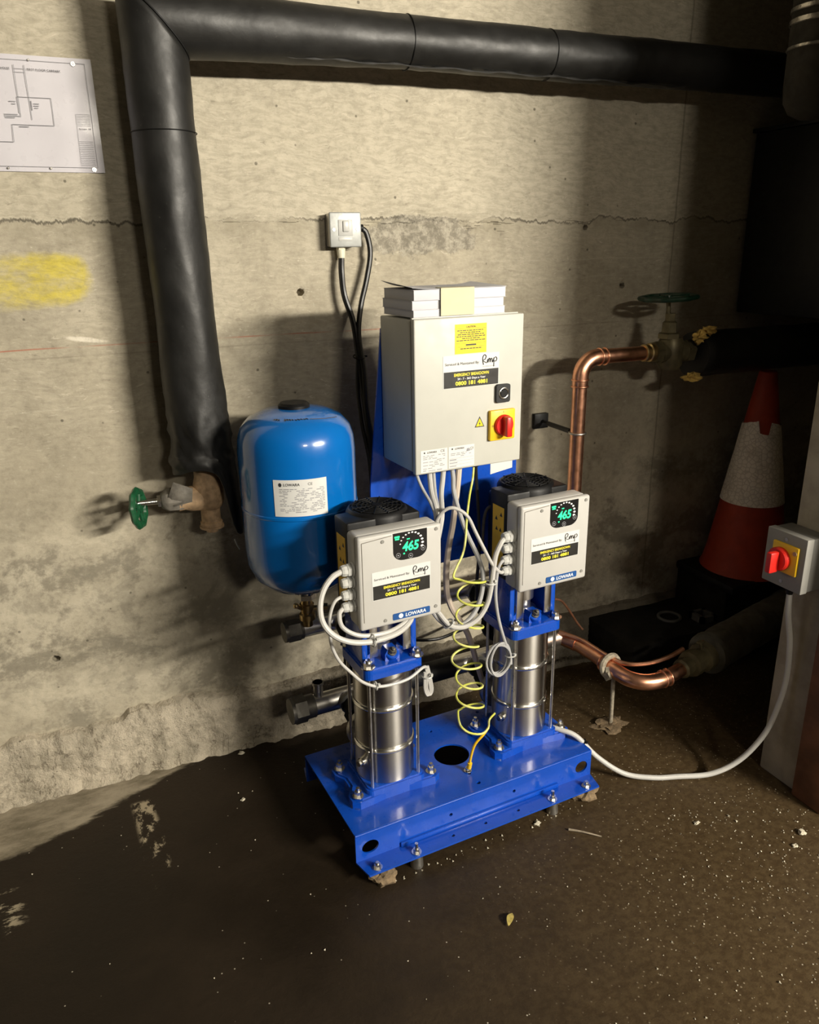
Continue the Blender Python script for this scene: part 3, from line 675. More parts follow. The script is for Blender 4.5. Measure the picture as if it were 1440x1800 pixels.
# ================================================================ CONTROLLERS
def controller(cx, lab):
    xa, xb, yf, yb, za, zt = cx - 0.1085, cx + 0.1065, -0.700, -0.630, 0.658, 0.888
    t = thing('pump_controller', lab, 'controller', (cx, yb, za))
    g = G(); g.rbox(xa + .001, xb - .001, yf + 0.016, yb, za, zt, 0.010, 3)
    part('housing', g, 'ctrl', t)
    g = G(); g.rbox(xa, xb, yf, yf + 0.0185, za - .001, zt + .001, 0.007, 3)
    cov = part('front_cover', g, 'ctrl', t)
    g = G(); g.rbox(xa + .004, xb - .02, yb - .001, yb + 0.080, za + .006, zt + 0.014, 0.006, 2)
    hs = part('heat_sink', g, 'black', t)
    g = G(); g.prism([(yb + .012, .695), (yb + .064, .695), (yb + .064, .862), (yb + .012, .862)], (xa + .004, 0, 0), Y, Z, NX, 0.0008)
    yl = part('warning_label', g, 'yellow', hs, 'amber warning strip on the black side', smooth=False)
    g = G()
    for yy, zz in ((.024, .842), (.046, .828), (.026, .80), (.044, .80)):
        g.prism([(yb + yy - .006, zz - .005), (yb + yy + .006, zz - .005), (yb + yy, zz + .006)], (xa + .0031, 0, 0), Y, Z, NX, 0.0003)
    part('label_symbols', g, 'ink', hs, smooth=False)
    W_, H_ = xb - xa, zt - za
    face = lambda u, v_: (xa + u * W_, yf, zt - v_ * H_)
    # thin groove frame of the cover
    g = G(); z_ = zt - .05 * H_
    g.tube([(xa + .045 * W_, yf - .0002, zt - .055 * H_), (xa + .045 * W_, yf - .0002, za + .09 * H_)], 0.0009, 6, smooth=False)
    g.tube([(xa + .045 * W_, yf - .0002, zt - .055 * H_), (xa + .39 * W_, yf - .0002, zt - .03 * H_)], 0.0009, 6, smooth=False)
    part('cover_seam', g, 'wrap', cov)
    # display
    a0, a1, c0, c1 = .41, .815, .015, .310
    P = [face(a0, c0), face(a1, c0), face(a1, .215)]
    for k in range(1, 7):
        an = PI / 2 * k / 6; P.append(face(a1 - .12 + .12 * math.cos(an), .215 + (c1 - .215) * math.sin(an)))
    for k in range(0, 7):
        an = PI / 2 + PI / 2 * k / 6; P.append(face(a0 + .12 + .12 * math.cos(an), .215 + (c1 - .215) * math.sin(an)))
    P = [(p[0], p[2]) for p in P][::-1]
    g = G(); g.prism(P, (0, yf + .0006, 0), X, Z, NY, 0.0018)
    dp = part('display', g, 'lcd', t, 'black display with green lit digits', smooth=False)
    yt = yf - 0.0015
    g = G(); p = face(.515, .222); g.text('465', (p[0], yt, p[2]), X, Z, NY, W_ * .20, H_ * .105, 'LEFT', 0.03, 0.15)
    part('lit_digits', g, 'led', dp, smooth=False)
    g = bars([(.425, .485, .045, .064), (.43, .48, .070, .086), (.57, .605, .088, .1), (.525, .545, .235, .25)], lambda u, v_: (xa + u * W_, yf - .0009, zt - v_ * H_)); part('lit_marks', g, 'led', dp, smooth=False)
    g = G()
    for k in range(12):
        an = PI * 0.95 - k * PI * 1.05 / 11; p = face(.625 + .135 * math.cos(an), .155 - .125 * math.sin(an))
        r_ = .0020 + .0020 * (k / 11); g.prism(circ(p[0], p[2], r_, 8, r_ * .7), (0, yt + .0004, 0), X, Z, NY, 0.0004)
    part('scale_dots', g, 'inkwhite', dp, smooth=False)
    g = G()
    for u_, v_ in ((.465, .252), (.612, .278), (.765, .222)):
        p = face(u_, v_); g.torus((p[0], yt, p[2]), Y, 0.0055, 0.0007, 18, 5); g.rbox(p[0] - .0022, p[0] + .0022, yt - .0003, yt, p[2] - .0012, p[2] + .0012)
    part('button_marks', g, 'inkgrey', dp)
    service_sticker(t, xa + .15 * W_, xa + .855 * W_, zt - .685 * H_, zt - .385 * H_, yf - .0001)
    # brand plate
    g = G(); bx0, bx1, bz0, bz1 = xa + .385 * W_, xa + .845 * W_, zt - .957 * H_, zt - .885 * H_
    g.prism(rrect(bx0, bx1, bz0, bz1, .003), (0, yf, 0), X, Z, NY, 0.0010)
    bp = part('brand_plate', g, 'stickblue', t, smooth=False)
    g = G(); h_ = bz1 - bz0
    g.prism(circ(bx0 + .021, (bz0 + bz1) / 2, h_ * .36, 16), (0, yf - .0010, 0), X, Z, NY, 0.0003)
    g.text('LOWARA', (bx0 + .033, yf - .0012, bz0 + h_ * .22), X, Z, NY, .055, h_ * .56, 'LEFT', 0.025, 0.1)
    part('lettering', g, 'inkwhite', bp, smooth=False)
    for u_, v_ in ((.285, .075), (.930, .045), (.295, .935), (.920, .905)):
        p = face(u_, v_); g = G(); g.cyl((p[0], yf + .001, p[2]), (p[0], yf - .0018, p[2]), 0.0042, 14); g.rbox(p[0] - .003, p[0] + .003, yf - .0022, yf - .0016, p[2] - .0006, p[2] + .0006)
        part('cover_screw', g, 'iso', cov)
    for k, zz in enumerate((.803, .772, .741, .711)):
        g = G(); r_ = .0155 if k == 0 else .0135; yy = -.664
        g.lathe([(r_ * 1.10, -.002), (r_ * 1.10, .004)], (xa, yy, zz), NX, 20); g.lathe([(r_ * .85, .004), (r_ * .85, .007)], (xa, yy, zz), NX, 18); g.lathe([(r_ * 1.06, .007), (r_ * 1.06, .014), (r_ * .98, .0155)], (xa, yy, zz), NX, 6, ph=.2)
        g.lathe([(r_ * .92, .0155), (r_ * .90, .023), (r_ * .78, .028), (r_ * .55, .030)], (xa, yy, zz), NX, 10)
        part('cable_gland', g, 'white', t, smooth=False)
    return t
controller(0.5965, 'grey controller on the front left pump, green digits on its black display')
controller(1.037, 'grey controller on the rear right pump, below the copper riser')

# ================================================================ SUPPORT BRACKET + CABINET
br = thing('panel_support', 'tall blue sheet steel support behind the control cabinet', 'bracket', (0.88, -0.395, hz))
g = G(); g.prism([(.655, .645), (1.118, .645), (1.118, .95), (1.02, 1.31), (.70, 1.31), (.658, .90)], (0, -0.392, 0), X, Z, NY, 0.006)
bpz = part('back_plate', g, 'blue', br, smooth=False)
for lx in (.656, 1.086):
    g = G(); g.rbox(lx, lx + .032, -.398, -.37, hz, .66, .002); part('leg', g, 'blue', br)
g = G(); g.rbox(.66, .70, -.398, -.36, hz, hz + .005); g.rbox(1.08, 1.12, -.398, -.36, hz, hz + .005); part('foot_plate', g, 'blue', br)
g = G(); g.prism([(1.030, .885), (1.104, .895), (1.104, .985), (1.030, .985)], (0, -.3982, 0), X, Z, NY, 0.0006); part('rating_label', g, 'stickwhite', bpz, 'white label', smooth=False)

cx0, cx1, cyf, cyb, cz0, cz1 = .695, .998, -.587, -.400, .976, 1.344
cb = thing('control_cabinet', 'pale grey wall cabinet with red and yellow rotary switch above the pumps', 'cabinet', (.8465, cyb, cz0))
g = G(); g.rbox(cx0 + .002, cx1 - .002, cyf + .022, cyb, cz0 + .003, cz1 - .002, .004); g.rbox(cx0 + .006, cx1 - .006, cyf + .012, cyf + .03, cz0 + .008, cz1 - .008)
part('body', g, 'cab', cb)
g = G(); g.rbox(cx0 + .004, cx1 - .006, cyf + .017, cyf + .024, cz1 - .004, cz1 + .0025, .001); part('rain_lip', g, 'cab', cb)
g = G(); g.rbox(cx0, cx1, cyf, cyf + .016, cz0, cz1, .0035, 3)
dr = part('door', g, 'cab', cb)
W_, H_ = cx1 - cx0, cz1 - cz0
fc = lambda u, v_: (cx0 + u * W_, cyf, cz1 - v_ * H_)
def ps(u0, u1, v0, v1): return [(cx0 + u0 * W_, cz1 - v1 * H_), (cx0 + u1 * W_, cz1 - v1 * H_), (cx0 + u1 * W_, cz1 - v0 * H_), (cx0 + u0 * W_, cz1 - v0 * H_)]
g = G(); g.prism(ps(.357, .645, .045, .232), (0, cyf, 0), X, Z, NY, .0006)
cs = part('caution_sticker', g, 'stickyellow', cb, 'yellow caution sticker with fine black print', smooth=False)
g = G(); p = fc(.50, .0690); g.text('CAUTION', (p[0], cyf - .0009, p[2]), X, Z, NY, W_ * .085, H_ * .012, 'CENTER', 0.02); part('lettering', g, 'ink', cs, smooth=False)
rows = [(.367, .635, .074, .0755)]
for k in range(6):
    a = (.375, .40, .38, .37, .42, .37)[k]; v_ = .083 + .0125 * k
    rnd = a
    while rnd < .99 - a:
        e_ = min(rnd + random.uniform(.012, .045), 1.0 - a + .002); rows.append((rnd, e_, v_, v_ + .0055)); rnd = e_ + .005
rows += [(.367, .635, .165, .1665), (.455, .55, .172, .182), (.367, .635, .188, .1895)]
for k in range(7): rows.append((.405 + .028 * k, .429 + .028 * k, .197, .203))
part('fine_print', bars(rows, lambda u, v_: (cx0 + u * W_, cyf - .0002, cz1 - v_ * H_)), 'ink', cs, smooth=False, kind='stuff')
service_sticker(cb, cx0 + .25 * W_, cx0 + .768 * W_, cz1 - .447 * H_, cz1 - .238 * H_, cyf)
# lock
g = G(); g.prism(rrect(cx0 + .735 * W_, cx0 + .867 * W_, cz1 - .575 * H_, cz1 - .452 * H_, .006), (0, cyf, 0), X, Z, NY, .008)
lk = part('door_lock', g, 'darkmetal', cb, 'dark square door lock with silver ring')
p = fc(.803, .512)
g = G(); g.torus((p[0], cyf - .0085, p[2]), Y, .0125, .0028, 24, 8); part('lock_ring', g, 'zinc', lk)
g = G(); g.cyl((p[0], cyf - .007, p[2]), (p[0], cyf - .0105, p[2]), .0095, 20); part('lock_insert', g, 'black', lk)
# main switch on the door
g = G(); sx0, sx1, sz0, sz1 = cx0 + .672 * W_, cx0 + .918 * W_, cz1 - .832 * H_, cz1 - .622 * H_
g.rbox(sx0, sx1, cyf - .011, cyf + .001, sz0, sz1, .004, 2)
sw = part('switch_plate', g, 'yellow', cb, 'yellow square plate of the main switch')
mx, mz = (sx0 + sx1) / 2 + .001, (sz0 + sz1) / 2
g = G(); g.lathe([(.0265, 0), (.0265, .006), (.024, .009), (0.0, .0092)], (mx, cyf - .011, mz), NY, 32)
g.rbox(mx - .0085, mx + .0085, cyf - .042, cyf - .017, mz - .026, mz + .024, .004)
part('rotary_handle', g, 'red', sw, 'red rotary handle')
g = G(); g.text('I', (mx, cyf - .0112, sz1 - .009), X, Z, NY, None, .006, 'CENTER'); g.text('0', (sx0 + .007, cyf - .0112, mz - .003), X, Z, NY, None, .006, 'CENTER'); part('lettering', g, 'ink', sw, smooth=False)
# hazard triangle
a_, b_, c_ = fc(.545, .728), fc(.637, .728), fc(.591, .655)
g = G(); g.prism([(a_[0], a_[2]), (b_[0], b_[2]), (c_[0], c_[2])], (0, cyf, 0), X, Z, NY, .0004); tr = part('hazard_triangle', g, 'ink', cb, 'small yellow triangle with black border and lightning bolt', smooth=False)
ctr = ((a_[0] + b_[0] + c_[0]) / 3, (a_[2] + b_[2] + c_[2]) / 3)
g = G(); g.prism([(ctr[0] + (q[0] - ctr[0]) * .74, ctr[1] + (q[2] - ctr[1]) * .74) for q in (a_, b_, c_)], (0, cyf - .0004, 0), X, Z, NY, .0003); part('triangle_field', g, 'stickyellow', tr, smooth=False)
g = G(); k_ = .0062; g.prism([(ctr[0] + q * k_, ctr[1] - .001 + r_ * k_) for q, r_ in ((.25, 1.3), (-.5, -.1), (.0, .0), (-.2, -1.1), (.5, .35), (.05, .25))], (0, cyf - .0007, 0), X, Z, NY, .0003); part('lightning_bolt', g, 'ink', tr, smooth=False)
# rating labels
def rating(u0, u1, v0, v1, seed, second):
    random.seed(seed)
    g = G(); g.prism(ps(u0, u1, v0, v1), (0, cyf, 0), X, Z, NY, .0005); l = part('rating_label', g, 'stickwhite', cb, smooth=False)
    du, dv = u1 - u0, v1 - v0
    F_ = lambda u, v_: (cx0 + (u0 + u * du) * W_, cyf, cz1 - (v0 + v_ * dv) * H_)
    g = G(); p = F_(.24, .155); g.text('LOWARA', (p[0], cyf - .0007, p[2]), X, Z, NY, W_ * du * .36, H_ * dv * .085, 'LEFT', .02, .1)
    p = F_(.14, .11); g.prism(circ(p[0], p[2], .0022, 10), (0, cyf - .0005, 0), X, Z, NY, .0003)
    if not second: p = F_(.74, .16); g.text('CE', (p[0], cyf - .0007, p[2]), X, Z, NY, W_ * du * .16, H_ * dv * .11)
    else: p = F_(.84, .22); g.text('CE', (p[0], cyf - .0007, p[2]), X, Z, NY, W_ * du * .13, H_ * dv * .10)
    part('lettering', g, 'ink', l, smooth=False)
    rows = []
    for k in range(9 if not second else 4):
        v_ = .24 + k * .072; u = .08
        while u < .85:
            e_ = u + random.uniform(.06, .2)
            if random.random() < .7: rows.append((u, min(e_, .92), v_, v_ + .032))
            u = e_ + .04
    if second:
        rows += [(.03, .97, .555, .566), (.03, .97, .70, .711), (.03, .9, .85, .861), (.04, .3, .60, .65), (.04, .34, .75, .79), (.04, .30, .90, .94), (.70, .82, .16, .30)]
    else: rows += [(.08, .2, .90, .94), (.28, .55, .93, .96), (.6, .8, .92, .96)]
    part('fine_print', bars(rows, F_), 'inkgrey', l, smooth=False, kind='stuff')
rating(.045, .288, .838, .988, 3, False); rating(.300, .543, .838, .985, 5, True)
# glands under the cabinet
for gx, gy, gr, m_ in ((.741, -.50, .009, 'wrap'), (.779, -.50, .012, 'cable_g'), (.796, -.49, .009, 'cable_g'), (.821, -.50, .013, 'cable_g'), (.846, -.50, .010, 'wrap'), (.867, -.50, .016, 'cable_g'), (.913, -.50, .020, 'black')):
    g = G(); g.cyl((gx, gy, cz0 + .004), (gx, gy, cz0 - .010), gr, 6); g.cyl((gx, gy, cz0 - .010), (gx, gy, cz0 - .026), gr * .82, 14, gr * .6); part('cable_gland', g, m_, cb)

# ================================================================ BOOKS
zb = cz1 + .0026
for k, (th, dx, dy, lab) in enumerate(((.0165, 0, 0, 'lowest thick white manual lying on the grey cabinet'), (.0205, -.002, .002, 'middle thick white manual in the stack on the grey cabinet'), (.0235, .001, -.001, 'topmost white manual in the stack, under the curled sheet'))):
    bk = thing('manual', lab, 'book', (.82 + dx, -.49, zb), group='manuals on the cabinet')
    xa, xb, ya, yb = .702 + dx, .952 + dx, -.572 + dy, -.412 + dy
    g = G(); g.rbox(xa + .001, xb - .001, ya + .001, yb - .001, zb + .0008, zb + th - .0008, .0008); part('pages', g, 'paper', bk)
    for z_ in (zb, zb + th - .0008):
        g = G(); g.rbox(xa, xb, ya, yb, z_, z_ + .0008); part('cover', g, 'paper', bk)
    zb += th + .0003
# curled top sheet
g = G(); nX, nY = 16, 10; vv = []
for j in range(nY + 1):
    for i in range(nX + 1):
        u, v_ = i / nX, j / nY
        x = .699 + .254 * u; y = -.574 + .166 * v_
        lift = .016 * max(0, 1 - u / .22) ** 1.6 * (0.25 + .75 * v_) + .006 * max(0, (u - .80) / .2) ** 2 * v_
        vv.append((x, y, zb + .0006 + lift))
n_ = nX + 1
f_ = [(j * n_ + i, j * n_ + i + 1, (j + 1) * n_ + i + 1, (j + 1) * n_ + i) for j in range(nY) for i in range(nX)]
k_ = len(vv); vv2 = [(x, y, z + .0006) for x, y, z in vv]
edge = [i for i in range(n_)] + [j * n_ + nX for j in range(1, nY + 1)] + [nY * n_ + i for i in range(nX - 1, -1, -1)] + [j * n_ for j in range(nY - 1, 0, -1)]
f2 = [tuple(i + k_ for i in q) for q in f_] + [(edge[i], edge[(i + 1) % len(edge)], k_ + edge[(i + 1) % len(edge)], k_ + edge[i]) for i in range(len(edge))]
g.add(vv + vv2, f_ + f2)
ts = solo('loose_sheet', g, 'paper', 'curled printed sheet lying on top of the stack of manuals', 'paper', (.82, -.49, zb))
g = G()
for k in range(7):
    yy = -.555 + .02 * k; g.add([(.78, yy, zb + .0016), (.92 - .02 * (k % 3), yy, zb + .0016), (.92 - .02 * (k % 3), yy + .003, zb + .0016), (.78, yy + .003, zb + .0016)], [(0, 1, 2, 3)])
part('fine_print', g, 'inkgrey', ts, smooth=False, kind='stuff')
g = G(); g.rbox(.772, .862, -.5765, -.5755, cz1 + .004, zb + .003); g.rbox(.772, .862, -.5765, -.55, zb + .0018, zb + .003)
solo('paper_band', g, 'tape', 'cream paper strip holding the front of the manual stack', 'paper strip', (.817, -.576, cz1 + .004))

# ================================================================ PRESSURE TANK (world frame)
tx, ty, tr_ = .503, -.300, .150
tk = thing('pressure_tank', 'glossy blue pressure tank standing beside the lagged black pipe', 'tank', (tx, ty, .62), 'W')
prof = [(0.0, .628), (.05, .632), (.10, .650), (.132, .678), (.147, .715), (tr_, .755), (tr_, .868), (.1515, .870), (.1515, .876), (tr_, .878), (tr_, 1.02), (.147, 1.052), (.138, 1.078), (.118, 1.100), (.085, 1.116), (.045, 1.123), (0, 1.125)]
g = G(); g.lathe(prof, (tx, ty, 0), Z, 64); part('vessel', g, 'tankblue', tk)
g = G(); g.lathe([(.040, 1.118), (.040, 1.130), (.034, 1.136), (0, 1.137)], (tx, ty, 0), Z, 28); part('valve_cap', g, 'black', tk, 'black cap')
# handwritten scrawl on the dome
g = G()
def dome_pt(a, r_): return (tx + r_ * math.cos(a), ty + r_ * math.sin(a), 1.1245 - .0140 * (r_ / .10) ** 2.4 - .0002)
random.seed(4)
for a0, a1, nk, amp in ((-2.35, -2.20, 5, .006), (-2.08, -1.86, 7, .005), (-1.82, -1.50, 9, .003)):
    g.tube([dome_pt(a0 + (a1 - a0) * k / nk, .098 + amp * (1 if k % 2 else -1) * random.uniform(.3, 1)) for k in range(nk + 1)], .0009, 5, 3)
g.tube([dome_pt(-1.45 + .09 * k, .100 + .002 * k) for k in range(9)], .0009, 5, 3)
part('marker_scrawl', g, 'ink', tk)
# curved label
ca = math.atan2(-2.2 + .3, 0 - .503) + .02
def cylpt(a, z, off): return Vector((tx + (tr_ + off) * math.cos(a), ty + (tr_ + off) * math.sin(a), z))
def curved(a0, a1, z0, z1, off0, off1, n=14):
    g = G(); vv = []
    for k in range(n + 1):
        a = a0 + (a1 - a0) * k / n
        vv += [cylpt(a, z0, off0), cylpt(a, z1, off0), cylpt(a, z0, off1), cylpt(a, z1, off1)]
    ff = []
    for k in range(n):
        i = k * 4; j = i + 4
        ff += [(i + 2, j + 2, j + 3, i + 3), (i, i + 1, j + 1, j), (i, j, j + 2, i + 2), (i + 1, i + 3, j + 3, j + 1)]
    ff += [(0, 2, 3, 1), (n * 4, n * 4 + 1, n * 4 + 3, n * 4 + 2)]
    g.add(vv, ff); return g
LH, LZ0, LZ1 = .44, .882, .975
lb = part('rating_label', curved(ca - LH, ca + LH, LZ0, LZ1, .0002, .0008), 'stickwhite', tk, 'white rating label with small print')
def onlabel(g2):   # wrap flat (s in -1..1, t in 0..1) geometry on to the label
    g3 = G(); g3.add([cylpt(ca + p.x * LH, LZ0 + p.y * (LZ1 - LZ0), .0011) for p in g2.v], g2.f); return g3
g = G(); g.text('LOWARA', (-.62, .835, 0), X, Y, Z, .60, .075, 'LEFT', .02, .1); g.prism(circ(-.74, .87, .062, 12, .055), (0, 0, 0), X, Y, Z, .0)
g.text('CE', (.28, .84, 0), X, Y, Z, .17, .07)
part('lettering', onlabel(g), 'ink', lb, smooth=False)
random.seed(11); g = G()
for k in range(15):
    t0 = .74 - k * .045; u = -.78
    if t0 < .1: break
    while u < .86:
        e_ = u + random.uniform(.05, .22)
        if not (-.6 < u < -.25 and .40 < t0 < .66) and random.random() < .74:
            g.add([(u, t0, 0), (min(e_, .9), t0, 0), (min(e_, .9), t0 + .02, 0), (u, t0 + .02, 0)], [(0, 1, 2, 3)])
        u = e_ + .03
part('fine_print', onlabel(g), 'inkgrey', lb, smooth=False, kind='stuff')
# bottom connection down to the upper manifold (world coordinates)
mz_u = .490; my = -.300
mtop = S2W((.5225, my, mz_u))
g = G(); g.lathe([(.022, .608), (.022, .632)], (tx, ty, 0), Z, 20); g.lathe([(.028, .596), (.028, .610)], (tx, ty, 0), Z, 6); part('neck', g, 'zinc', tk)
tv = thing('tank_valve', 'small brass valve between the blue tank and the upper manifold', 'valve', (tx, ty, mz_u), 'W')
g = G(); g.lathe([(.014, .512), (.014, .53), (.022, .532), (.022, .548), (.016, .552), (.020, .566), (.020, .578), (.016, .580), (.016, .597)], (tx, ty, 0), Z, 18); part('valve_body', g, 'brass', tv)
g = G(); g.cyl((tx, ty, .562), (tx + .045, ty - .012, .562), .008, 12); g.cyl((tx + .045, ty - .012, .562), (tx + .055, ty - .015, .562), .012, 12); part('side_plug', g, 'brass', tv)
g = G(); g.cyl((tx, ty, .556), (tx - .030, ty - .012, .580), .006, 10); g.sphere((tx - .033, ty - .013, .583), .008); part('drain_cock', g, 'brass', tv)

# ================================================================ MANIFOLDS (skid frame)
def manifold(lab, z, r, xa, xb, capx, hexr, stub=None, mat='steel'):
    t = thing('manifold_pipe', lab, 'pipe', (xa, my, z))
    g = G(); g.cyl((xa, my, z), (xb, my, z), r, 28); part('pipe', g, mat, t)
    g = G(); g.cyl((capx, my, z), (capx + .010, my, z), hexr * .93, 20); g.cyl((capx + .010, my, z), (capx + .045, my, z), hexr, 6, ph=.3); g.cyl((capx + .045, my, z), (xa + .02, my, z), r * 1.12, 24); part('end_cap', g, 'capsteel', t)
    if stub:
        g = G(); g.cyl((stub, my, z + r * .8), (stub, my, z + r + .042), .014, 16); g.lathe([(.017, 0), (.017, .008)], (stub, my, z + r + .034), Z, 16); part('stub', g, 'steel2', t)
    for cx in (PX1, PX2):
        g = G(); g.lathe([(.036, 0), (.036, .012), (.030, .016)], (cx, my - r - .012, z), Y, 20); part('branch_socket', g, 'steel2', t)
    return t
um = manifold('bright upper steel manifold with a plain end cap, under the blue tank', mz_u, .026, .455, 1.395, .422, .031)
lm = manifold('lower steel manifold with hexagonal end cap, close to the floor', .235, .031, .475, 1.375, .424, .041, .512)
g = G(); g.cyl((.66, my, .235), (.96, my, .235), .0335, 24); part('black_sleeve', g, 'black', lm, 'black section between the two pumps')

# ================================================================ COPPER RISER (world)
ry_ = -.214; rx = 1.430; rz = 1.172; er = .060; cr = .0225
cu = thing('copper_riser', 'vertical copper pipe rising behind the rear controller and bending right', 'pipe', (rx, ry_, mz_u), 'W')
base = S2W((1.395, my, mz_u))
g = G(); arc = [Vector((base.x - .03, base.y, mz_u)), Vector((rx - .02, ry_, mz_u + .003)), Vector((rx - .003, ry_, mz_u + .02)), Vector((rx, ry_, mz_u + .05))]
g.tube(arc, cr * 1.08, 18, 6); part('bottom_elbow', g, 'copper', cu)
g = G(); g.cyl((rx, ry_, mz_u + .045), (rx, ry_, rz - er), cr, 28); part('riser', g, 'copper', cu)
g = G(); pts = [(rx + er - er * math.cos(a), ry_, rz - er + er * math.sin(a)) for a in [PI / 2 * k / 12 for k in range(13)]]
pts = [(rx, ry_, rz - er - .028)] + pts + [(rx + er + .028, ry_, rz)]
g.tube(pts, cr * 1.10, 24, smooth=False)
for z_ in (rz - er - .026, rz - er - .006): g.torus((rx, ry_, z_), Z, cr * 1.12, .0028, 28, 8)
for x_ in (rx + er + .026, rx + er + .006): g.torus((x_, ry_, rz), X, cr * 1.12, .0028, 28, 8)
part('elbow', g, 'copper', cu)
g = G(); g.cyl((rx + er, ry_, rz), (1.685, ry_, rz), cr, 28); part('branch', g, 'copper', cu)
g = G(); g.lathe([(.025, 0), (.0275, .003), (.0275, .010), (.025, .013), (.025, .020), (.029, .023), (.029, .032), (.026, .036), (.026, .05)], (1.662, ry_, rz), X, 28); part('compression_fitting', g, 'brass', cu)
cl = thing('pipe_clip', 'steel clip holding the copper riser off the wall', 'pipe clip', (rx, 0.0, .94), 'W')
g = G(); g.torus((rx, ry_, .940), Z, cr + .003, .0035, 28, 8); g.rbox(rx - .006, rx + .006, ry_ + .022, ry_ + .04, .934, .946); part('ring', g, 'steel2', cl)
g = G(); g.cyl((rx, ry_ + .03, .940), (rx, -.008, .940), .005, 10); g.cyl((rx - .006, ry_ + .03, .940), (rx - .006, -.06, .940), .008, 10); g.rbox(rx - .030, rx + .024, -.014, 0.004, .915, .965, .002); part('wall_stud', g, 'darkmetal', cl)

# gate valve at the right
gv = thing('gate_valve', 'tarnished gate valve with dark green handwheel at the end of the copper riser', 'valve', (1.77, ry_, 1.10), 'W')
g = G(); g.cyl((1.700, ry_, rz), (1.725, ry_, rz), .036, 6); g.cyl((1.725, ry_, rz - .004), (1.825, ry_, rz - .004), .033, 20); g.cyl((1.825, ry_, rz - .004), (1.85, ry_, rz - .004), .038, 6)
g.lathe([(.030, 1.115), (.040, 1.13), (.040, 1.20), (.034, 1.215)], (1.772, ry_, 0), Z, 20); part('valve_body', g, 'oldbrass', gv)
g = G(); g.lathe([(.036, 1.213), (.036, 1.228), (.026, 1.232), (.024, 1.262), (.017, 1.268), (.017, 1.29)], (1.760, ry_, 0), Z, 6); part('bonnet', g, 'oldbrass', gv)
g = G(); g.cyl((1.752, ry_, 1.285), (1.745, ry_, 1.345), .007, 10); part('stem', g, 'oldbrass', gv)
def handwheel(g, c, ax, R_, r, spokes=5, rim_lobes=0):
    a = Vector(ax).normalized(); u = a.orthogonal().normalized(); w_ = a.cross(u); c = Vector(c)
    rings = []
    for i in range(60):
        th = 2 * PI * i / 60; d = u * math.cos(th) + w_ * math.sin(th)
        RR = R_ * (1 + .035 * math.cos(rim_lobes * th)) if rim_lobes else R_
        rings.append([c + d * (RR + r * 1.25 * math.cos(2 * PI * k / 8)) + a * r * math.sin(2 * PI * k / 8) for k in range(8)])
    g.loft(rings, False, True)
    for k in range(spokes):
        th = 2 * PI * k / spokes + .4; d = u * math.cos(th) + w_ * math.sin(th)
        g.cyl(c + d * .008, c + d * R_, r * .75, 8)
    g.lathe([(.012, -.008), (.014, 0), (.012, .008)], c, a, 16)
g = G(); handwheel(g, (1.745, ry_, 1.338), (-.05, 0, 1), .082, .0075, 5, 8); part('handwheel', g, 'darkgreen', gv, 'dark green handwheel')

# lagged pipe to the right
lp = thing('lagged_branch_pipe', 'black lagged pipe running right from the tarnished gate valve', 'pipe', (1.85, ry_, 1.15), 'W')
def wob_tube(axis_pts, rad, amp, n=36, seed=0.0, fq=(3.0, 9.0)):
    P = [Vector(p) for p in axis_pts]; g = G(); rings = []
    a = (P[-1] - P[0]).normalized(); u = a.orthogonal().normalized(); w_ = a.cross(u)
    for i, p in enumerate(P):
        r_ = rad(i / (len(P) - 1)) if callable(rad) else rad; am = amp(i / (len(P) - 1)) if callable(amp) else amp
        ring = []
        for k in range(n):
            th = 2 * PI * k / n
            q = Vector((math.cos(th) * 1.2 + seed, math.sin(th) * 1.2, i / len(P) * fq[0] * 3))
            q2 = Vector((math.cos(th) * 1.6, math.sin(th) * 1.6 + seed, i / len(P) * fq[1] * 3 + .8 * math.cos(th)))
            ring.append(p + (u * math.cos(th) + w_ * math.sin(th)) * (r_ + am * noise.noise(q) + am * .7 * noise.noise(q2)))
        rings.append(ring)
    g.loft(rings, True); return g
g = wob_tube([(1.865 + .03 * k, ry_, 1.155) for k in range(24)], .073, .004, seed=3); part('lagging', g, 'insul', lp)
for c_, s_, sd in (((1.845, ry_ - .045, 1.215), (1.0, .8, .8), 4), ((1.875, ry_ - .05, 1.235), (.9, .7, .6), 7), ((1.835, ry_ - .040, 1.090), (1.25, .7, .6), 9)):
    g = G(); g.sphere(c_, .021, 16, s_, .6, sd); part('torn_foam', g, 'foam', lp, 'torn yellow foam')

# ================================================================ SUCTION COPPER (world)
sp_ = thing('copper_suction_pipe', 'copper pipe near the floor curving from the lower manifold to the right', 'pipe', (1.45, -.45, 0.2), 'W')
e0 = S2W((1.375, my, .235)); zc = .228
path = [e0, Vector((1.405, e0.y - .012, .232)), Vector((1.428, e0.y - .06, zc)), Vector((1.442, -.36, zc - .004)), Vector((1.450, -.44, zc - .010))]
g = G(); g.tube(path, cr, 24, 10); part('pipe', g, 'copper', sp_)
g = G(); g.tube(path[:3], cr * 1.10, 24, 8); part('elbow', g, 'copper', sp_)
pe = [Vector((1.447, -.40, .219)), Vector((1.451, -.455, .216)), Vector((1.462, -.505, .212)), Vector((1.492, -.540, .210)), Vector((1.535, -.553, .210)), Vector((1.580, -.552, .212))]
g = G(); g.tube(pe, cr * 1.12, 24, 8)
for i, j in ((0, 1), (5, 4)):
    d = (pe[j] - pe[i]).normalized(); g.torus(pe[i] + d * .002, d, cr * 1.14, .003, 28, 8); g.torus(pe[i] + d * .022, d, cr * 1.14, .003, 28, 8)
part('bend', g, 'copper', sp_)
dirm = Vector((.965, .24, .02)).normalized(); q0 = Vector((1.575, -.552, .212))
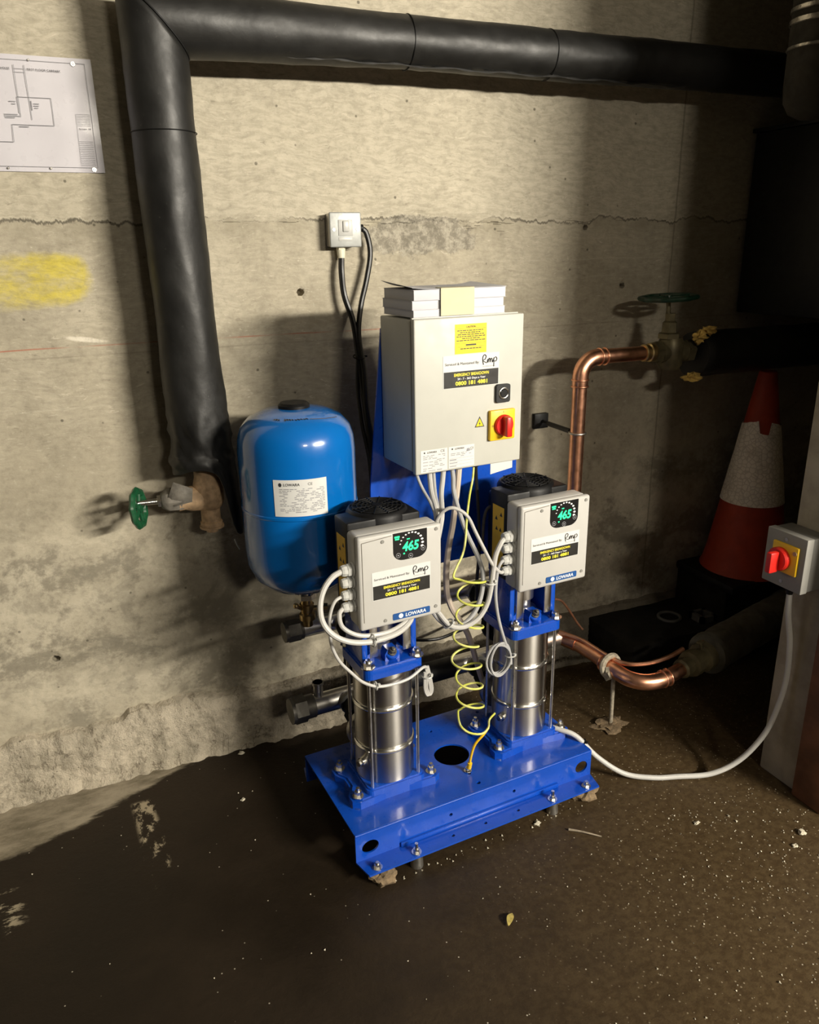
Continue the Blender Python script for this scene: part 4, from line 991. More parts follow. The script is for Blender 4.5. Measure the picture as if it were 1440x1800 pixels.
g = G(); g.cyl(q0, q0 + dirm * .10, cr, 24); part('pipe', g, 'copper', sp_)
un = thing('pipe_union', 'tarnished brass union between copper bend and large grey lagged pipe', 'pipe union', tuple(q0 + dirm * .10), 'W')
g = G(); g.lathe([(.026, -.02), (.032, -.014), (.032, .012), (.028, .016), (.028, .026), (.043, .030), (.043, .060), (.036, .066), (.036, .085), (.048, .09), (.048, .125), (.04, .13)], q0 + dirm * .09, dirm, 10); part('union_body', g, 'oldbrass', un)
g = G(); p = q0 + dirm * .165 + Vector((0, -.01, .045)); g.cyl(p, p + Vector((-.01, 0, .03)), .006, 8); g.rbox(p.x - .022, p.x + .008, p.y - .005, p.y + .005, p.z + .022, p.z + .03, .002); part('bleed_cock', g, 'oldbrass', un)
ml = thing('lagged_main_pipe', 'large grey lagged pipe entering from behind the partition near the floor', 'pipe', tuple(q0 + dirm * .21), 'W')
g = wob_tube([q0 + dirm * (.235 + .03 * k) + Vector((0, 0, .004)) for k in range(18)], .066, .004, seed=6); part('lagging', g, 'lag', ml)
g = G(); g.lathe([(.040, 0), (.068, .002), (.070, .022), (.066, .028)], q0 + dirm * .213 + Vector((0, 0, .003)), dirm, 28); part('lagging_end', g, 'lag', ml)
# earth strap along the copper
g = G(); g.tube([(1.385, -.235, .262), (1.430, -.30, .254), (1.45, -.40, .246), (1.475, -.47, .243), (1.54, -.50, .243), (1.62, -.505, .25), (1.68, -.50, .262)], .0075, 10)
solo('thin_copper_tube', g, 'copper', 'thin copper tube strapped along the upper side of the suction pipe', 'pipe', (1.45, -.40, .24), 'W')
ps_ = thing('pipe_stand', 'slim rod stand with rope-bound clip under the copper bend', 'pipe stand', (1.462, -.440, 0), 'W')
g = G(); g.cyl((1.462, -.440, .0), (1.456, -.443, .205), .0065, 12); part('rod', g, 'tan_tape', ps_)
g = G(); g.sphere((1.462, -.440, .005), .040, 16, (1.2, .9, .25), .5, 5); part('mortar_foot', g, 'mortar', ps_)
g = G(); g.torus((1.449, -.432, .222), (.1, -.99, .1), .033, .010, 28, 8); g.sphere((1.432, -.452, .205), .017, 12, (1, 1, 1.2), .5, 3); part('binding', g, 'tan_tape', ps_, 'pale rope binding')
g = G(); g.tube([(1.384, -.20, .371), (1.41, -.20, .36), (1.432, -.2, .336), (1.46, -.2, .295), (1.483, -.2, .26), (1.50, -.21, .235)], .004, 8)
solo('thin_brown_cable', g, 'rust', 'thin brown cable hanging behind the copper suction pipe', 'cable', (1.43, -.2, .26), 'W')

# ================================================================ LAGGED PIPE AT LEFT/TOP
px, py, pz = .2785, -.130, 1.992
li = thing('lagged_pipe', 'thick black lagged pipe running along the wall top and down at the left', 'pipe', (px, py, .76), 'W')
# vertical run: rings with a mitred top and a torn bottom
N_, n = 78, 60; rings = []
def zend(th):
    d = (th + 0.60 + PI) % (2 * PI) - PI       # flap on the right-hand side
    s = math.exp(-(d / .50) ** 4)
    fr = .952 + .010 * math.sin(3 * th + 1) + .008 * noise.noise(Vector((th * 2.1, 0, 0)))
    return fr * (1 - s) + .768 * s
ZB = 1.00
for i in range(N_ + 1):
    ring = []
    for k in range(n):
        th = 2 * PI * k / n; c_, s_ = math.cos(th), math.sin(th)
        r_ = .0735 + .0085 * min(1, max(0, (i - 36) / 24))
        zt = pz - r_ * c_
        if i <= 54: z = zt + (ZB - zt) * i / 54
        else: z = ZB + (zend(th) - ZB) * (i - 54) / (N_ - 54)
        t_ = min(1, (pz - z) / (pz - .95))
        xc = px + .013 * t_ ** 2
        fold = noise.noise(Vector((c_ * 1.3, s_ * 1.3 + 4, z * 7)))
        wr = noise.noise(Vector((c_ * 1.4, s_ * 1.4, z * 34 + 4 * c_))) + .6 * noise.noise(Vector((c_ * 3, s_ * 3, z * 52 - 6 * c_)))
        am = .0010 + .0075 * math.exp(-((z - 1.04) / .075) ** 2)
        rr = r_ + am * wr + .0040 * fold * min(1, t_ * 3)
        if z < .99: rr += .006 * math.sin(min(1, (.99 - z) / .03) * PI) * .5
        if z < .93: rr *= 1.0 + .14 * (.93 - z) / .17 + .05 * noise.noise(Vector((c_ * 3, s_ * 3, z * 25)))
        ring.append(Vector((xc + rr * c_, py + rr * s_, z)))
    rings.append(ring)
g = G(); g.loft(rings, False)
vr = part('vertical_lagging', g, 'insul', li)
md = vr.modifiers.new('thickness', 'SOLIDIFY'); md.thickness = .006; md.offset = -1
rings = []
for i in range(101):
    t_ = i / 100; ring = []
    for k in range(n):
        th = 2 * PI * k / n; c_, s_ = math.cos(th), math.sin(th)
        r_ = .0735 - .012 * min(1, t_ * 6)
        r_ += .003 * noise.noise(Vector((c_, s_ + 8, t_ * 20))) + .0022 * noise.noise(Vector((c_ * 2, s_ * 2, t_ * 70))) * min(1, t_ * 12)
        dz = r_ * c_; xs_ = px - dz
        ring.append(Vector((xs_ + (3.22 - xs_) * t_, py + r_ * s_, pz + dz + .006 * t_)))
    rings.append(ring)
g = G(); g.loft(rings, False); part('horizontal_lagging', g, 'insul', li)
g = G(); sm = [Vector((px + .0748 * math.cos(2 * PI * k / 48), py + .0748 * math.sin(2 * PI * k / 48), pz - .0748 * math.cos(2 * PI * k / 48))) for k in range(48)]
g.tube(sm, .0020, 6, smooth=False, closed=True); part('mitre_seam', g, 'blackmat', li)
g = G()
for z_ in (1.762,):
    g.torus((px + .0012, py, z_), Z, .0745, .0012, 44, 6)
part('lagging_joint', g, 'blackmat', li)
for x_ in (.455, .90, 1.32):
    g = G(); g.torus((x_, py, pz + .001), X, .0622, .0014, 44, 6); part('lagging_joint', g, 'blackmat', li)
g = G(); sx_ = []
for k in range(40): sx_.append((.50 + .033 * k, py - .028 + .002 * math.sin(k * 2.7), pz - .0560 + .002 * math.sin(k * 1.3)))
g.tube(sx_, lambda t_: .0030 + .0012 * math.sin(t_ * 120), 6, 3); part('glued_seam', g, 'insul', li)

# valve at the bottom of the lagged pipe
vl = thing('stop_valve', 'tan stop valve with green handwheel under the torn black lagging', 'valve', (.30, py, .78), 'W')
vx = .296
g = G(); g.lathe([(.034, .975), (.034, .925), (.040, .905), (.040, .858), (.034, .842), (.026, .835), (.026, .800), (.030, .797), (.030, .786)], (vx, py, 0), Z, 22)
g.lathe([(.036, 0), (.034, .03), (.029, .045), (.031, .062)], (vx - .02, py, .868), (-1, 0, .02), 20); part('valve_body', g, 'tan', vl)
g = G(); g.lathe([(.029, 0), (.034, .015), (.033, .045), (.022, .062), (.014, .066)], (vx - .062, py, .872), (-1, 0, .02), 8); part('bonnet', g, 'wrap', vl)
g = G(); g.add([(vx - .045, py - .034, .905), (vx - .092, py - .030, .928), (vx - .106, py - .028, .895), (vx - .118, py - .020, .872), (vx - .095, py - .032, .862), (vx - .05, py - .037, .870)], [(0, 1, 2, 3, 4, 5)])
w_o = part('torn_wrap', g, 'wrap', vl); md = w_o.modifiers.new('thickness', 'SOLIDIFY'); md.thickness = .004
g = G(); g.cyl((vx - .126, py, .873), (vx - .135, py, .873), .017, 6); g.cyl((vx - .13, py, .873), (vx - .185, py, .874), .0075, 12); part('stem', g, 'zinc', vl)
g = G(); handwheel(g, (.112, py - .004, .862), (1, -.42, .08), .045, .0085, 5, 9); part('handwheel', g, 'green', vl, 'green handwheel')
g = G(); g.lathe([(.033, .786), (.033, .780), (.016, .778), (.016, .768)], (vx, py, 0), Z, 18); part('bottom_nut', g, 'tan', vl)
g = G(); g.tube([(.345, py - .05, .752), (.350, py - .052, .735), (.356, py - .053, .722)], .0018, 6); part('loose_tie', g, 'white', vl)

# ================================================================ WALL SWITCH
ws = thing('wall_switch', 'small metal-clad switch box on the wall above the manuals', 'switch', (.752, 0, 1.505), 'W')
g = G(); g.rbox(.704, .792, -.040, .006, 1.505, 1.592, .006, 2); part('back_box', g, 'steel2', ws)
g = G(); g.rbox(.702, .794, -.046, -.039, 1.503, 1.594, .0035, 3)
fp = part('front_plate', g, M.setdefault('galv', plain('brushed_galvanised_plate', (0.36, 0.37, 0.355), 0.45, 0.25, var=0.08, vs=70)), ws)
g = G(); g.rbox(.727, .768, -.0478, -.0455, 1.533, 1.574, .0008); part('rocker_surround', g, 'white', fp)
g = G(); g.rbox(.739, .757, -.0515, -.0470, 1.543, 1.572, .0025); part('rocker', g, 'white', fp)
g = G(); g.rbox(.727, .766, -.0470, -.0455, 1.5195, 1.529, .0006); part('fuse_carrier', g, 'white', fp)
for x_ in (.7135, .7825):
    g = G(); g.cyl((x_, -.0455, 1.549), (x_, -.0475, 1.549), .0042, 14); g.rbox(x_ - .003, x_ + .003, -.0479, -.0473, 1.5485, 1.5495); part('screw', g, 'steel2', fp)
g = G(); g.cyl((.739, -.024, 1.507), (.739, -.024, 1.494), .0125, 6); g.cyl((.739, -.024, 1.496), (.739, -.026, 1.474), .0125, 14, .010); part('cable_gland', g, 'cream', ws)
g = G(); g.cyl((.790, -.022, 1.553), (.806, -.022, 1.553), .0105, 12); part('cable_gland', g, 'black', ws)
sw1 = [(.739, -.026, 1.478), (.735, -.034, 1.435), (.739, -.038, 1.374), (.759, -.05, 1.295), (.761, -.08, 1.186), (.761, -.12, 1.061), (.757, -.165, .952), (.748, -.21, .828), (.76, -.25, .70)]
g = G(); g.tube(sw1, .0085, 10)
c_ = solo('power_cable', g, 'cable_b', 'black cable hanging from the cream gland under the wall switch', 'cable', (.739, -.03, 1.47), 'W')
sw2 = [(.803, -.022, 1.553), (.817, -.024, 1.538), (.824, -.030, 1.486), (.809, -.036, 1.418), (.785, -.043, 1.341), (.769, -.062, 1.264), (.768, -.098, 1.171), (.757, -.142, 1.063), (.762, -.182, .938), (.752, -.228, .831), (.77, -.26, .70)]
g = G(); g.tube(sw2, .0078, 10)
c2 = solo('power_cable', g, 'cable_b', 'black cable looping from the right side of the wall switch', 'cable', (.803, -.022, 1.553), 'W')
sw3 = [(.760, -.075, 1.215), (.748, -.095, 1.12), (.745, -.13, 1.02), (.748, -.17, .93), (.742, -.21, .83), (.75, -.25, .70)]
g = G(); g.tube(sw3, .006, 8)
solo('power_cable', g, 'cable_b', 'thinner black cable strapped behind the two black switch cables', 'cable', (.76, -.075, 1.2), 'W')
for p, ax in (((.762, -.078, 1.206), (0, -.3, 1)),):
    g = G(); g.torus(p, ax, .0165, .0022, 20, 6); g.rbox(p[0] + .015, p[0] + .024, p[1] - .003, p[1] + .003, p[2] - .002, p[2] + .003); part('cable_tie', g, 'black', c_)

# ================================================================ DRAWING ON THE WALL
pl = thing('wall_drawing', 'white laminated schematic drawing nailed to the wall at upper left', 'drawing', (-.03, 0, 1.68), 'W')
g = G(); nX, nY = 18, 10; vv = []
for j in range(nY + 1):
    for i in range(nX + 1):
        u, v_ = i / nX, j / nY; vv.append((-.275 + .421 * u + .002 * v_ * 0, -.0075 - .0025 * noise.noise(Vector((u * 4, v_ * 3, 1))) - (.004 * max(0, u - .9) * 10 * (1 - v_) ** 3), 1.684 + .245 * v_))
n_ = nX + 1; k_ = len(vv); fq = [(j * n_ + i, j * n_ + i + 1, (j + 1) * n_ + i + 1, (j + 1) * n_ + i) for j in range(nY) for i in range(nX)]
edge = [i for i in range(n_)] + [j * n_ + nX for j in range(1, nY + 1)] + [nY * n_ + i for i in range(nX - 1, -1, -1)] + [j * n_ for j in range(nY - 1, 0, -1)]
g.add(vv + [(x, y + .0007, z) for x, y, z in vv], fq + [tuple(i + k_ for i in q) for q in fq] + [(edge[i], edge[(i + 1) % len(edge)], k_ + edge[(i + 1) % len(edge)], k_ + edge[i]) for i in range(len(edge))])
sh = part('sheet', g, 'plan', pl)
yd = -.0112
def line(g, pts, w_=.0006):
    for (xa, za), (xb, zb_) in zip(pts, pts[1:]):
        d = Vector((xb - xa, 0, zb_ - za)).normalized(); nn = Vector((-d.z, 0, d.x)) * w_
        a = Vector((xa, yd, za)); b2 = Vector((xb, yd, zb_)); g.add([a - nn, b2 - nn, b2 + nn, a + nn], [(0, 1, 2, 3)])
g = G()
line(g, [(-.024, 1.842), (.048, 1.842), (.047, 1.784), (-.043, 1.784), (-.045, 1.747), (-.12, 1.747)])
line(g, [(-.021, 1.908), (-.022, 1.800)]); line(g, [(.001, 1.908), (.001, 1.795)]); line(g, [(-.024, 1.842), (-.024, 1.808)])
line(g, [(-.021, 1.900), (.001, 1.900)], .0004); line(g, [(-.021, 1.893), (.001, 1.893)], .0004)
line(g, [(-.255, 1.918), (.131, 1.918), (.131, 1.695), (-.255, 1.695)], .0004)
line(g, [(.0045, 1.835), (.0045, 1.815)], .0009)
part('drawn_lines', g, 'inkgrey', sh, smooth=False)
g = G()
for k in range(8): line(g, [(.098, 1.811 - .0035 * k), (.128, 1.811 - .0035 * k)], .00025)
for k in range(14): line(g, [(.096, 1.752 - .004 * k), (.128, 1.752 - .004 * k)], .00025)
line(g, [(.097, 1.811), (.095, 1.698)], .0003)
for x_, z_, L_ in ((-.042, 1.832, .014), (-.037, 1.827, .008), (.009, 1.829, .012), (.009, 1.8245, .011), (.010, 1.820, .008), (-.056, 1.805, .028), (-.056, 1.8015, .033), (-.055, 1.798, .020), (-.028, 1.780, .02)): line(g, [(x_, z_), (x_ + L_, z_)], .0009)
part('fine_print', g, 'inkgrey', sh, smooth=False, kind='stuff')
g = G(); g.text('FIRST FLOOR CARPARK', (.006, yd, 1.897), X, Z, NY, .071, .0048); g.text('GROUND FLOOR PUMP HOUSE', (-.030, yd, 1.897), X, Z, NY, .085, .0048, 'RIGHT'); g.text('System 1B', (.100, yd, 1.777), X, Z, NY, .026, .0042)
part('lettering', g, 'ink', sh, smooth=False)
for x_, z_, big in ((.012, 1.919, 0), (.106, 1.917, 1), (.122, 1.691, 1), (.026, 1.692, 0), (-.066, 1.691, 0), (-.085, 1.919, 0)):
    g = G()
    if big: g.lathe([(.0055, 0), (.005, .0012)], (x_, -.0095, z_), NY, 16)
    g.lathe([(.0022, 0), (.0026, .0018), (.0018, .003)], (x_, -.0098, z_), NY, 10); part('fixing_screw', g, 'steel2' if not big else 'zinc', pl)

# ================================================================ CABLES OF THE PUMP SET (skid frame)
def cable(name, pts, r, mat, label, frame='S', n=9, sub=8):
    g = G(); g.tube(pts, r, n, sub); return solo(name, g, mat, label, 'cable', pts[0], frame)
def tie(parent, p, ax, r, mat='white'):
    g = G(); g.torus(p, ax, r, .0022, 16, 6); d = Vector((.3, -.8, .5)).normalized() * (r + .004); q = Vector(p) + d
    g.rbox(q.x - .003, q.x + .003, q.y - .003, q.y + .003, q.z - .003, q.z + .003); part('cable_tie', g, mat, parent)
c = cable('control_cable', [(.462, -.664, .803), (.433, -.68, .801), (.408, -.69, .782), (.393, -.70, .752), (.392, -.71, .714), (.41, -.72, .682), (.445, -.725, .657), (.491, -.725, .643), (.546, -.718, .638), (.591, -.705, .640), (.632, -.675, .648), (.64, -.65, .668)], .0068, 'cable_w', 'thick white cable looping from the top gland of the left controller')
tie(c, (.508, -.722, .642), (1, .05, -.1), .014)
cable('control_cable', [(.462, -.664, .711), (.445, -.68, .706), (.443, -.70, .683), (.47, -.712, .662), (.51, -.712, .650), (.566, -.705, .646), (.624, -.675, .650), (.63, -.65, .664)], .0055, 'cable_w', 'thinner white cable from the lowest gland of the left controller')
c = cable('sensor_cable', [(.462, -.664, .741), (.44, -.668, .734), (.427, -.668, .704), (.424, -.668, .668), (.427, -.668, .623), (.444, -.668, .578), (.472, -.672, .54), (.497, -.678, .512), (.534, -.679, .490), (.577, -.679, .484), (.623, -.676, .486), (.668, -.662, .496), (.690, -.645, .482)], .0040, 'cable_w', 'thin white cable sagging around the blue head of the left pump')
tie(c, (.532, -.674, .490), (1, 0, 0), .010)
g = G()
for k in range(3):
    o_ = .004 * k
    g.tube([(.684 + o_, -.645, .486), (.694 + o_, -.642, .446), (.700 + o_, -.64, .408), (.692 + o_, -.64, .396), (.684 + o_, -.64, .420), (.682 + o_, -.645, .470)], .0028, 6)
hk = solo('cable_hank', g, 'cable_w', 'small folded hank of white cable tied under the left pump head', 'cable', (.69, -.64, .486))
tie(hk, (.692, -.641, .455), (0, 0, 1), .013)
c = cable('control_cable', [(.906, -.664, .801), (.887, -.675, .796), (.872, -.675, .766), (.866, -.675, .728), (.860, -.675, .682), (.849, -.675, .637), (.824, -.675, .603), (.79, -.672, .587), (.757, -.67, .591), (.735, -.665, .608), (.715, -.645, .640), (.69, -.635, .66)], .0066, 'cable_w', 'thick white cable from the right controller drooping to the left controller')
tie(c, (.861, -.668, .690), (.1, 0, 1), .015); tie(c, (.742, -.664, .602), (.6, 0, -.8), .014)
cable('control_cable', [(.846, -.50, .955), (.844, -.51, .93), (.842, -.52, .887), (.839, -.58, .811), (.852, -.63, .74), (.849, -.655, .696), (.834, -.660, .637), (.804, -.660, .596), (.764, -.656, .583), (.728, -.65, .606), (.706, -.64, .640)], .0062, 'cable_g', 'grey cable dropping from the cabinet and sagging beside the coiled yellow wire')
cable('sensor_cable', [(.906, -.664, .711), (.885, -.675, .717), (.861, -.675, .745), (.841, -.668, .787), (.827, -.65, .828), (.819, -.63, .86), (.802, -.62, .879), (.781, -.61, .887), (.764, -.60, .878), (.752, -.59, .855), (.745, -.58, .82)], .0046, 'cable_w', 'thin white cable arching from the right controller over to the left one')
cable('sensor_cable', [(.906, -.664, .741), (.888, -.675, .742), (.878, -.675, .718), (.874, -.675, .663), (.879, -.675, .614), (.891, -.675, .562), (.91, -.672, .508), (.929, -.668, .46), (.932, -.668, .437)], .0042, 'cable_g', 'thin grey cable running down to the coil on the right pump')
g = G()
for k in range(6):
    a0 = .9 + .13 * k
    g.torus((.893 + .003 * math.sin(k * 2), -.664 - .0045 * (k % 3), .462 + .003 * math.cos(k * 3)), (.12 * math.sin(k), -1, .08 * math.cos(k)), 1, .1, 4, 3) if False else None
    pts = []
    for i in range(24):
        a = 2 * PI * i / 24; pts.append((.893 + (.030 + .0012 * k) * math.cos(a) + .003 * math.sin(k), -.664 - .004 * (k % 3) + .004 * math.sin(a + k), .462 + (.043 + .0016 * ((k * 2) % 5)) * math.sin(a)))
    g.tube(pts, .0032, 6, smooth=False, closed=True)
ck = solo('cable_coil', g, 'cable_g', 'flat coil of grey cable hanging on the right pump sleeve', 'cable', (.893, -.66, .42))
tie(ck, (.930, -.667, .462), (0, .2, 1), .013)
for k, (pts, r_, m_, lab) in enumerate((
    ([(.741, -.50, .955), (.744, -.51, .935), (.751, -.52, .912), (.756, -.55, .884), (.752, -.58, .855), (.74, -.59, .80)], .0042, 'cable_g', 'leftmost thin grey cable under the cabinet'),
    ([(.779, -.50, .955), (.776, -.51, .93), (.770, -.53, .901), (.757, -.58, .86), (.742, -.585, .80)], .0068, 'cable_w', 'white cable from the second gland under the cabinet'),
    ([(.796, -.49, .955), (.788, -.51, .92), (.780, -.53, .899), (.763, -.575, .86), (.748, -.575, .80)], .0048, 'cable_g', 'slim grey cable between two white ones under the cabinet'),
    ([(.821, -.50, .955), (.812, -.51, .925), (.797, -.53, .896), (.768, -.585, .86), (.75, -.595, .80)], .0068, 'cable_w', 'white cable slanting left under the cabinet to the left controller'))):
    cable('control_cable', pts, r_, m_, lab)
cable('mains_cable', [(.867, -.50, .955), (.862, -.50, .90), (.855, -.49, .797), (.848, -.48, .729), (.846, -.47, .658), (.853, -.46, .583), (.872, -.45, .53), (.90, -.44, .484), (.95, -.42, .40), (1.0, -.41, .25), (1.03, -.42, .15)], .0088, 'cable_beige', 'thick beige mains cable dropping from the middle of the cabinet')
cable('sensor_cable', [(.918, -.50, .955), (.921, -.50, .90), (.926, -.50, .852), (.934, -.495, .768), (.944, -.48, .673), (.952, -.46, .601), (.97, -.43, .52)], .0050, 'cable_b', 'black cable dropping from the black gland under the cabinet')
cable('sensor_cable', [(.995, -.515, .80), (.97, -.51, .83), (.950, -.505, .82), (.945, -.50, .77), (.95, -.49, .70)], .0045, 'wrap', 'dark grey cable looping out beside the right motor')
cable('earth_cable', [(.76, .004, .350), (.785, -.05, .342), (.845, -.12, .315), (.915, -.12, .285), (.987, -.12, .273), (1.05, -.12, .282), (1.114, -.12, .297), (1.20, -.06, .31), (1.24, .004, .315)], .0055, 'cable_b', 'black cable sagging along the wall low down between the two pumps', 'W')
# green-yellow earth wire: straight drop, helix, tail
pts = [(.909, -.505, .955), (.900, -.515, .92), (.882, -.53, .883), (.850, -.57, .837), (.828, -.60, .789), (.808, -.62, .761), (.778, -.64, .738), (.764, -.65, .719)]
turns = 6.85; n_h = int(turns * 16); hx, hy, rh = .8125, -.645, .037
for i in range(1, n_h + 1):
    f_ = i / n_h; a = PI + f_ * turns * 2 * PI; k_ = 1 + .08 * math.sin(f_ * 23)
    pts.append((hx + rh * k_ * math.cos(a) + .008 * math.sin(f_ * 9), hy + rh * k_ * .85 * math.sin(a), .715 - .41 * f_ + .004 * math.sin(f_ * 31)))
pts += [(.778, -.664, .293), (.793, -.684, .277), (.828, -.690, .265), (.864, -.668, .259), (.890, -.632, .255), (.925, -.606, .25)]
g = G(); g.tube(pts, .0030, 7, 3)
ew = solo('earth_wire', g, 'earth', 'yellow and green earth wire coiled like a spring between the pumps', 'wire', (.8125, -.645, .25))
te = [(.866, -.666, .259), (.848, -.670, .245), (.826, -.662, .215), (.818, -.655, .175), (.816, -.650, .140), (.815, -.648, .132)]
g = G(); g.tube(te, .0036, 8)
e2 = solo('earth_lead', g, 'yellow', 'short yellow earth lead bolted to the blue deck beside its large hole', 'wire', (.815, -.648, .122))
g = G(); g.cyl((.817, -.652, .152), (.8155, -.649, .134), .0065, 10); part('crimp_sleeve', g, 'yellow', e2)
g = G(); g.cyl((.814, -.645, .1215), (.814, -.645, .1245), .011, 16); hexbolt(g, .814, -.645, .1245, .007, .007, .012, False); part('ring_terminal', g, 'zinc', e2)

# white cable from skid to isolator (world)
wc = [(1.095, -.46, .135), (1.135, -.53, .150), (1.168, -.571, .150), (1.206, -.602, .135), (1.255, -.640, .075), (1.325, -.680, .022), (1.400, -.718, .0095), (1.470, -.745, .0095), (1.558, -.786, .020), (1.628, -.819, .069), (1.680, -.846, .159), (1.703, -.858, .254), (1.712, -.863, .346), (1.707, -.860, .453), (1.694, -.852, .539), (1.688, -.849, .625)]
g = G(); g.tube(wc, .0078, 12)
wcab = solo('supply_cable', g, 'cable_w', 'thick white cable looping across the floor from base frame to isolator', 'cable', (1.45, -.74, 0), 'W')
tie(wcab, (1.222, -.612, .115), (.6, -.4, -.6), .012, 'black')

# ================================================================ ISOLATOR ON PARTITION (world)
iso = thing('isolator_switch', 'grey isolator box with red knob on yellow plate, mounted on the partition', 'switch', (1.735, -.848, .63), 'W')
g = G(); g.rbox(1.674, 1.735, -.909, -.787, .630, .778, .003); part('back_box', g, M.setdefault('isod', plain('grey_box_side', (0.13, 0.127, 0.115), 0.5, var=0.03)), iso)
g = G(); g.rbox(1.651, 1.676, -.911, -.785, .628, .780, .003); cvr = part('cover', g, 'iso', iso)
g = G(); g.rbox(1.644, 1.652, -.893, -.812, .672, .752, .003); yp = part('yellow_plate', g, 'yellow', iso, 'yellow square plate')
g = G(); g.cyl((1.6445, -.884, .735), (1.6425, -.884, .735), .006, 14); part('plate_screw', g, 'tan', yp)
g = G(); g.lathe([(.032, 0), (.032, .012), (.029, .016), (.0, .0162)], (1.645, -.842, .708), NX, 32); g.rbox(1.600, 1.632, -.851, -.833, .674, .732, .005); part('rotary_knob', g, 'red', iso, 'red rotary knob')
for z_ in (.762, .645):
    g = G(); g.cyl((1.652, -.848, z_), (1.6495, -.848, z_), .005, 14); g.rbox(1.6492, 1.6496, -.8515, -.8445, z_ - .0006, z_ + .0006); part('cover_screw', g, 'steel2', cvr)
g = G(); g.cyl((1.690, -.849, .632), (1.689, -.849, .612), .0125, 6); g.cyl((1.689, -.849, .614), (1.688, -.849, .600), .011, 14, .009); part('cable_gland', g, 'black', iso)

# ================================================================ DARK ALCOVE (world)
pn = G(); pn.rbox(1.66, 3.23, -.290, -.02, 0, .165, .008)
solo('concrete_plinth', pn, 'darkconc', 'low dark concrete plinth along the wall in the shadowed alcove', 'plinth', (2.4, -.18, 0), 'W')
g = G(); g.torus((1.93, -.16, .170), Z, .040, .006, 32, 8); solo('pipe_ring', g, 'darkring', 'round metal ring lying on the dark plinth', 'ring', (1.93, -.16, .165), 'W')
g = G()
for a_, b_, c_, d_ in ((2.00, 2.07, -.20, -.185), (2.00, 2.07, -.255, -.24), (2.00, 2.015, -.255, -.185), (2.055, 2.07, -.255, -.185)): g.rbox(a_, b_, c_, d_, .165, .19)
solo('square_frame', g, 'darkring', 'small square metal frame lying on the dark plinth below the cone', 'frame', (2.035, -.22, .165), 'W')
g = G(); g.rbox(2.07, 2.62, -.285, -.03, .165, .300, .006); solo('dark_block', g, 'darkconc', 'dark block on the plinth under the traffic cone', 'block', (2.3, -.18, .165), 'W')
cn = thing('traffic_cone', 'orange traffic cone with scuffed white sleeve in the dark alcove', 'cone', (2.245, -.185, .300), 'W')
g = G(); g.rbox(2.05, 2.44, -.330, -.035, .300, .335, .012); part('cone_base', g, 'blackmat', cn)
def cone_r(z): return .150 - (.150 - .030) * (z - .335) / (1.068 - .335)
g = G(); g.lathe([(.160, .333), (.152, .345), (cone_r(.40), .40), (cone_r(.60), .60), (cone_r(.9), .90), (.030, 1.066), (.026, 1.070), (.022, 1.066), (.02, 1.0)], (2.245, -.185, 0), Z, 44); part('cone_body', g, 'orange', cn)
rings = []
for j in range(9):
    ring = []
    for k in range(44):
        th = 2 * PI * k / 44
        top = .892 + .010 * math.sin(th * 2) - (.045 if -2.55 < (th if th < PI else th - 2 * PI) < -1.95 else 0) + .006 * noise.noise(Vector((th * 3, 0, 0)))
        z = .598 + (top - .598) * j / 8; r_ = cone_r(z) + .004 + .0015 * noise.noise(Vector((math.cos(th) * 3, math.sin(th) * 3, z * 20)))
        ring.append(Vector((2.245 + r_ * math.cos(th), -.185 + r_ * math.sin(th), z)))
    rings.append(ring)
g = G(); g.loft(rings, False); sl = part('reflective_sleeve', g, 'sleeve', cn, 'scuffed white reflective sleeve')
g = G(); g.rbox(2.228, 2.90, -.42, -.02, 1.26, 1.845, .006); g.rbox(2.222, 2.905, -.43, -.01, 1.845, 1.858, .002)
solo('black_duct', g, 'darkmetal', 'black boxed duct in the dark corner above the lagged branch pipe', 'duct', (2.56, -.22, 1.26), 'W')
hp = thing('banded_drop_pipe', 'dark lagged drop pipe with bright metal band at the upper right edge', 'pipe', (1.955, -.46, 1.84), 'W')
c_ = (1.975, -.46)
g = G(); g.lathe([(.0, 1.815), (.035, 1.818), (.062, 1.832), (.078, 1.860), (.082, 1.90), (.082, 2.715)], (*c_, 0), Z, 36); part('lagging', g, 'lagdark', hp)
for z0_, z1_ in ((1.985, 1.995), (2.045, 2.060), (2.075, 2.088), (2.12, 2.135)):
    g = G(); g.lathe([(.083, z0_), (.086, z0_ + .002), (.086, z1_ - .002), (.083, z1_)], (*c_, 0), Z, 36, cap=False); part('metal_band', g, 'foil', hp)

# ================================================================ FLOOR DEBRIS (world)
random.seed(21)
for x_, y_, r_, lab in ((.321, -.079, .011, 'pale crumb of concrete near the kicker left of the base frame'), (.278, -.299, .008, 'small white crumb on the dark floor left of the base frame'),
        (1.388, -.913, .009, 'white stone chip on the floor under the white supply cable loop'), (1.616, -1.058, .014, 'largest pale stone chip at the foot of the brown post'),
        (1.560, -1.085, .010, 'second pale stone chip near the foot of the brown post'), (.994, -.735, .010, 'pale crumb just in front of the blue base frame')):
    g = G(); r_ *= .72; g.sphere((x_, y_, r_ * .4), r_, 12, (1.2, .8, .55), .5, int(x_ * 90)); solo('stone_chip', g, 'chip', lab, 'stone', (x_, y_, 0), 'W')
g = G(); g.tube([(1.057, -.791, .004), (1.085, -.815, .005), (1.121, -.850, .004)], lambda t_: .0032 - .0014 * t_, 7); solo('twig', g, 'stick', 'pale twig on the floor in front of the base frame', 'twig', (1.09, -.82, 0), 'W')
g = G(); vv = []
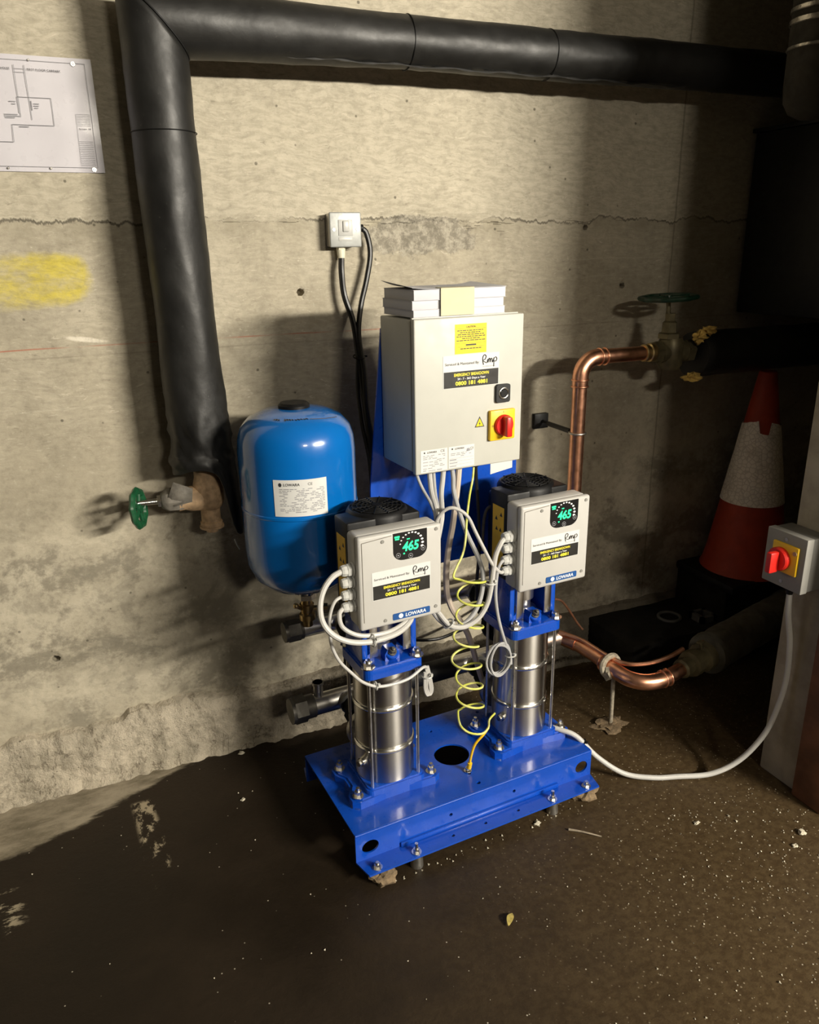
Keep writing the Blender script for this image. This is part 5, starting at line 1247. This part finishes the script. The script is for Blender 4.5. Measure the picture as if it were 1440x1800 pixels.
for k in range(9):
    t_ = k / 8; w_ = .008 * math.sin(PI * min(1, t_ * .95 + .05)); c0 = Vector((.748 + .026 * t_, -.998 + .026 * t_, .004 + .006 * math.sin(PI * t_)))
    nn = Vector((-.7, .7, 0)); vv += [c0 - nn * w_ + Vector((0, 0, .003)), c0 + nn * w_ + Vector((0, 0, .003)), c0 - nn * w_ * .9, c0 + nn * w_ * .9]
ff = []
for k in range(8):
    i = 4 * k; ff += [(i, i + 1, i + 5, i + 4), (i + 2, i + 6, i + 7, i + 3), (i, i + 4, i + 6, i + 2), (i + 1, i + 3, i + 7, i + 5)]
g.add(vv, ff + [(0, 2, 3, 1), (32, 33, 35, 34)]); solo('dry_leaf', g, 'leaf', 'small yellow dry leaf on the open floor in front', 'leaf', (.76, -.985, 0), 'W')
g = G(); tet = [(1, 1, 1), (-1, -1, 1), (-1, 1, -1), (1, -1, -1)]
for k in range(720):
    if k < 640: x_ = 1.75 - abs(random.gauss(0, .42)); y_ = random.uniform(-1.75, -.86)
    else: x_ = random.uniform(-.4, 1.6); y_ = random.uniform(-1.5, -.15)
    if x_ > 1.70 and y_ > -1.05: continue
    if .40 < x_ < 1.26 and -.82 < y_ < -.25: continue
    s_ = random.uniform(.0006, .0019) * (1.6 if random.random() < .05 else 1); rm = Matrix.Rotation(random.uniform(0, 6), 3, 'Z') @ Matrix.Rotation(random.uniform(0, 6), 3, 'X')
    g.add([Vector((x_, y_, s_ * .6)) + rm @ Vector(q) * s_ for q in tet], [(0, 1, 2), (0, 3, 1), (0, 2, 3), (1, 3, 2)])
for k in range(40):
    x_ = random.uniform(.50, 1.20); p = S2W((x_, -.79 + random.gauss(0, .012), 0)); s_ = random.uniform(.0008, .0025)
    rm = Matrix.Rotation(random.uniform(0, 6), 3, 'Y')
    g.add([Vector((p.x, p.y, s_ * .6)) + rm @ Vector(q) * s_ for q in tet], [(0, 1, 2), (0, 3, 1), (0, 2, 3), (1, 3, 2)])
solo('floor_grit', g, 'chip', 'loose pale grit scattered over the dark floor', 'grit', (1.0, -1.0, 0), 'W', kind='stuff', smooth=False)
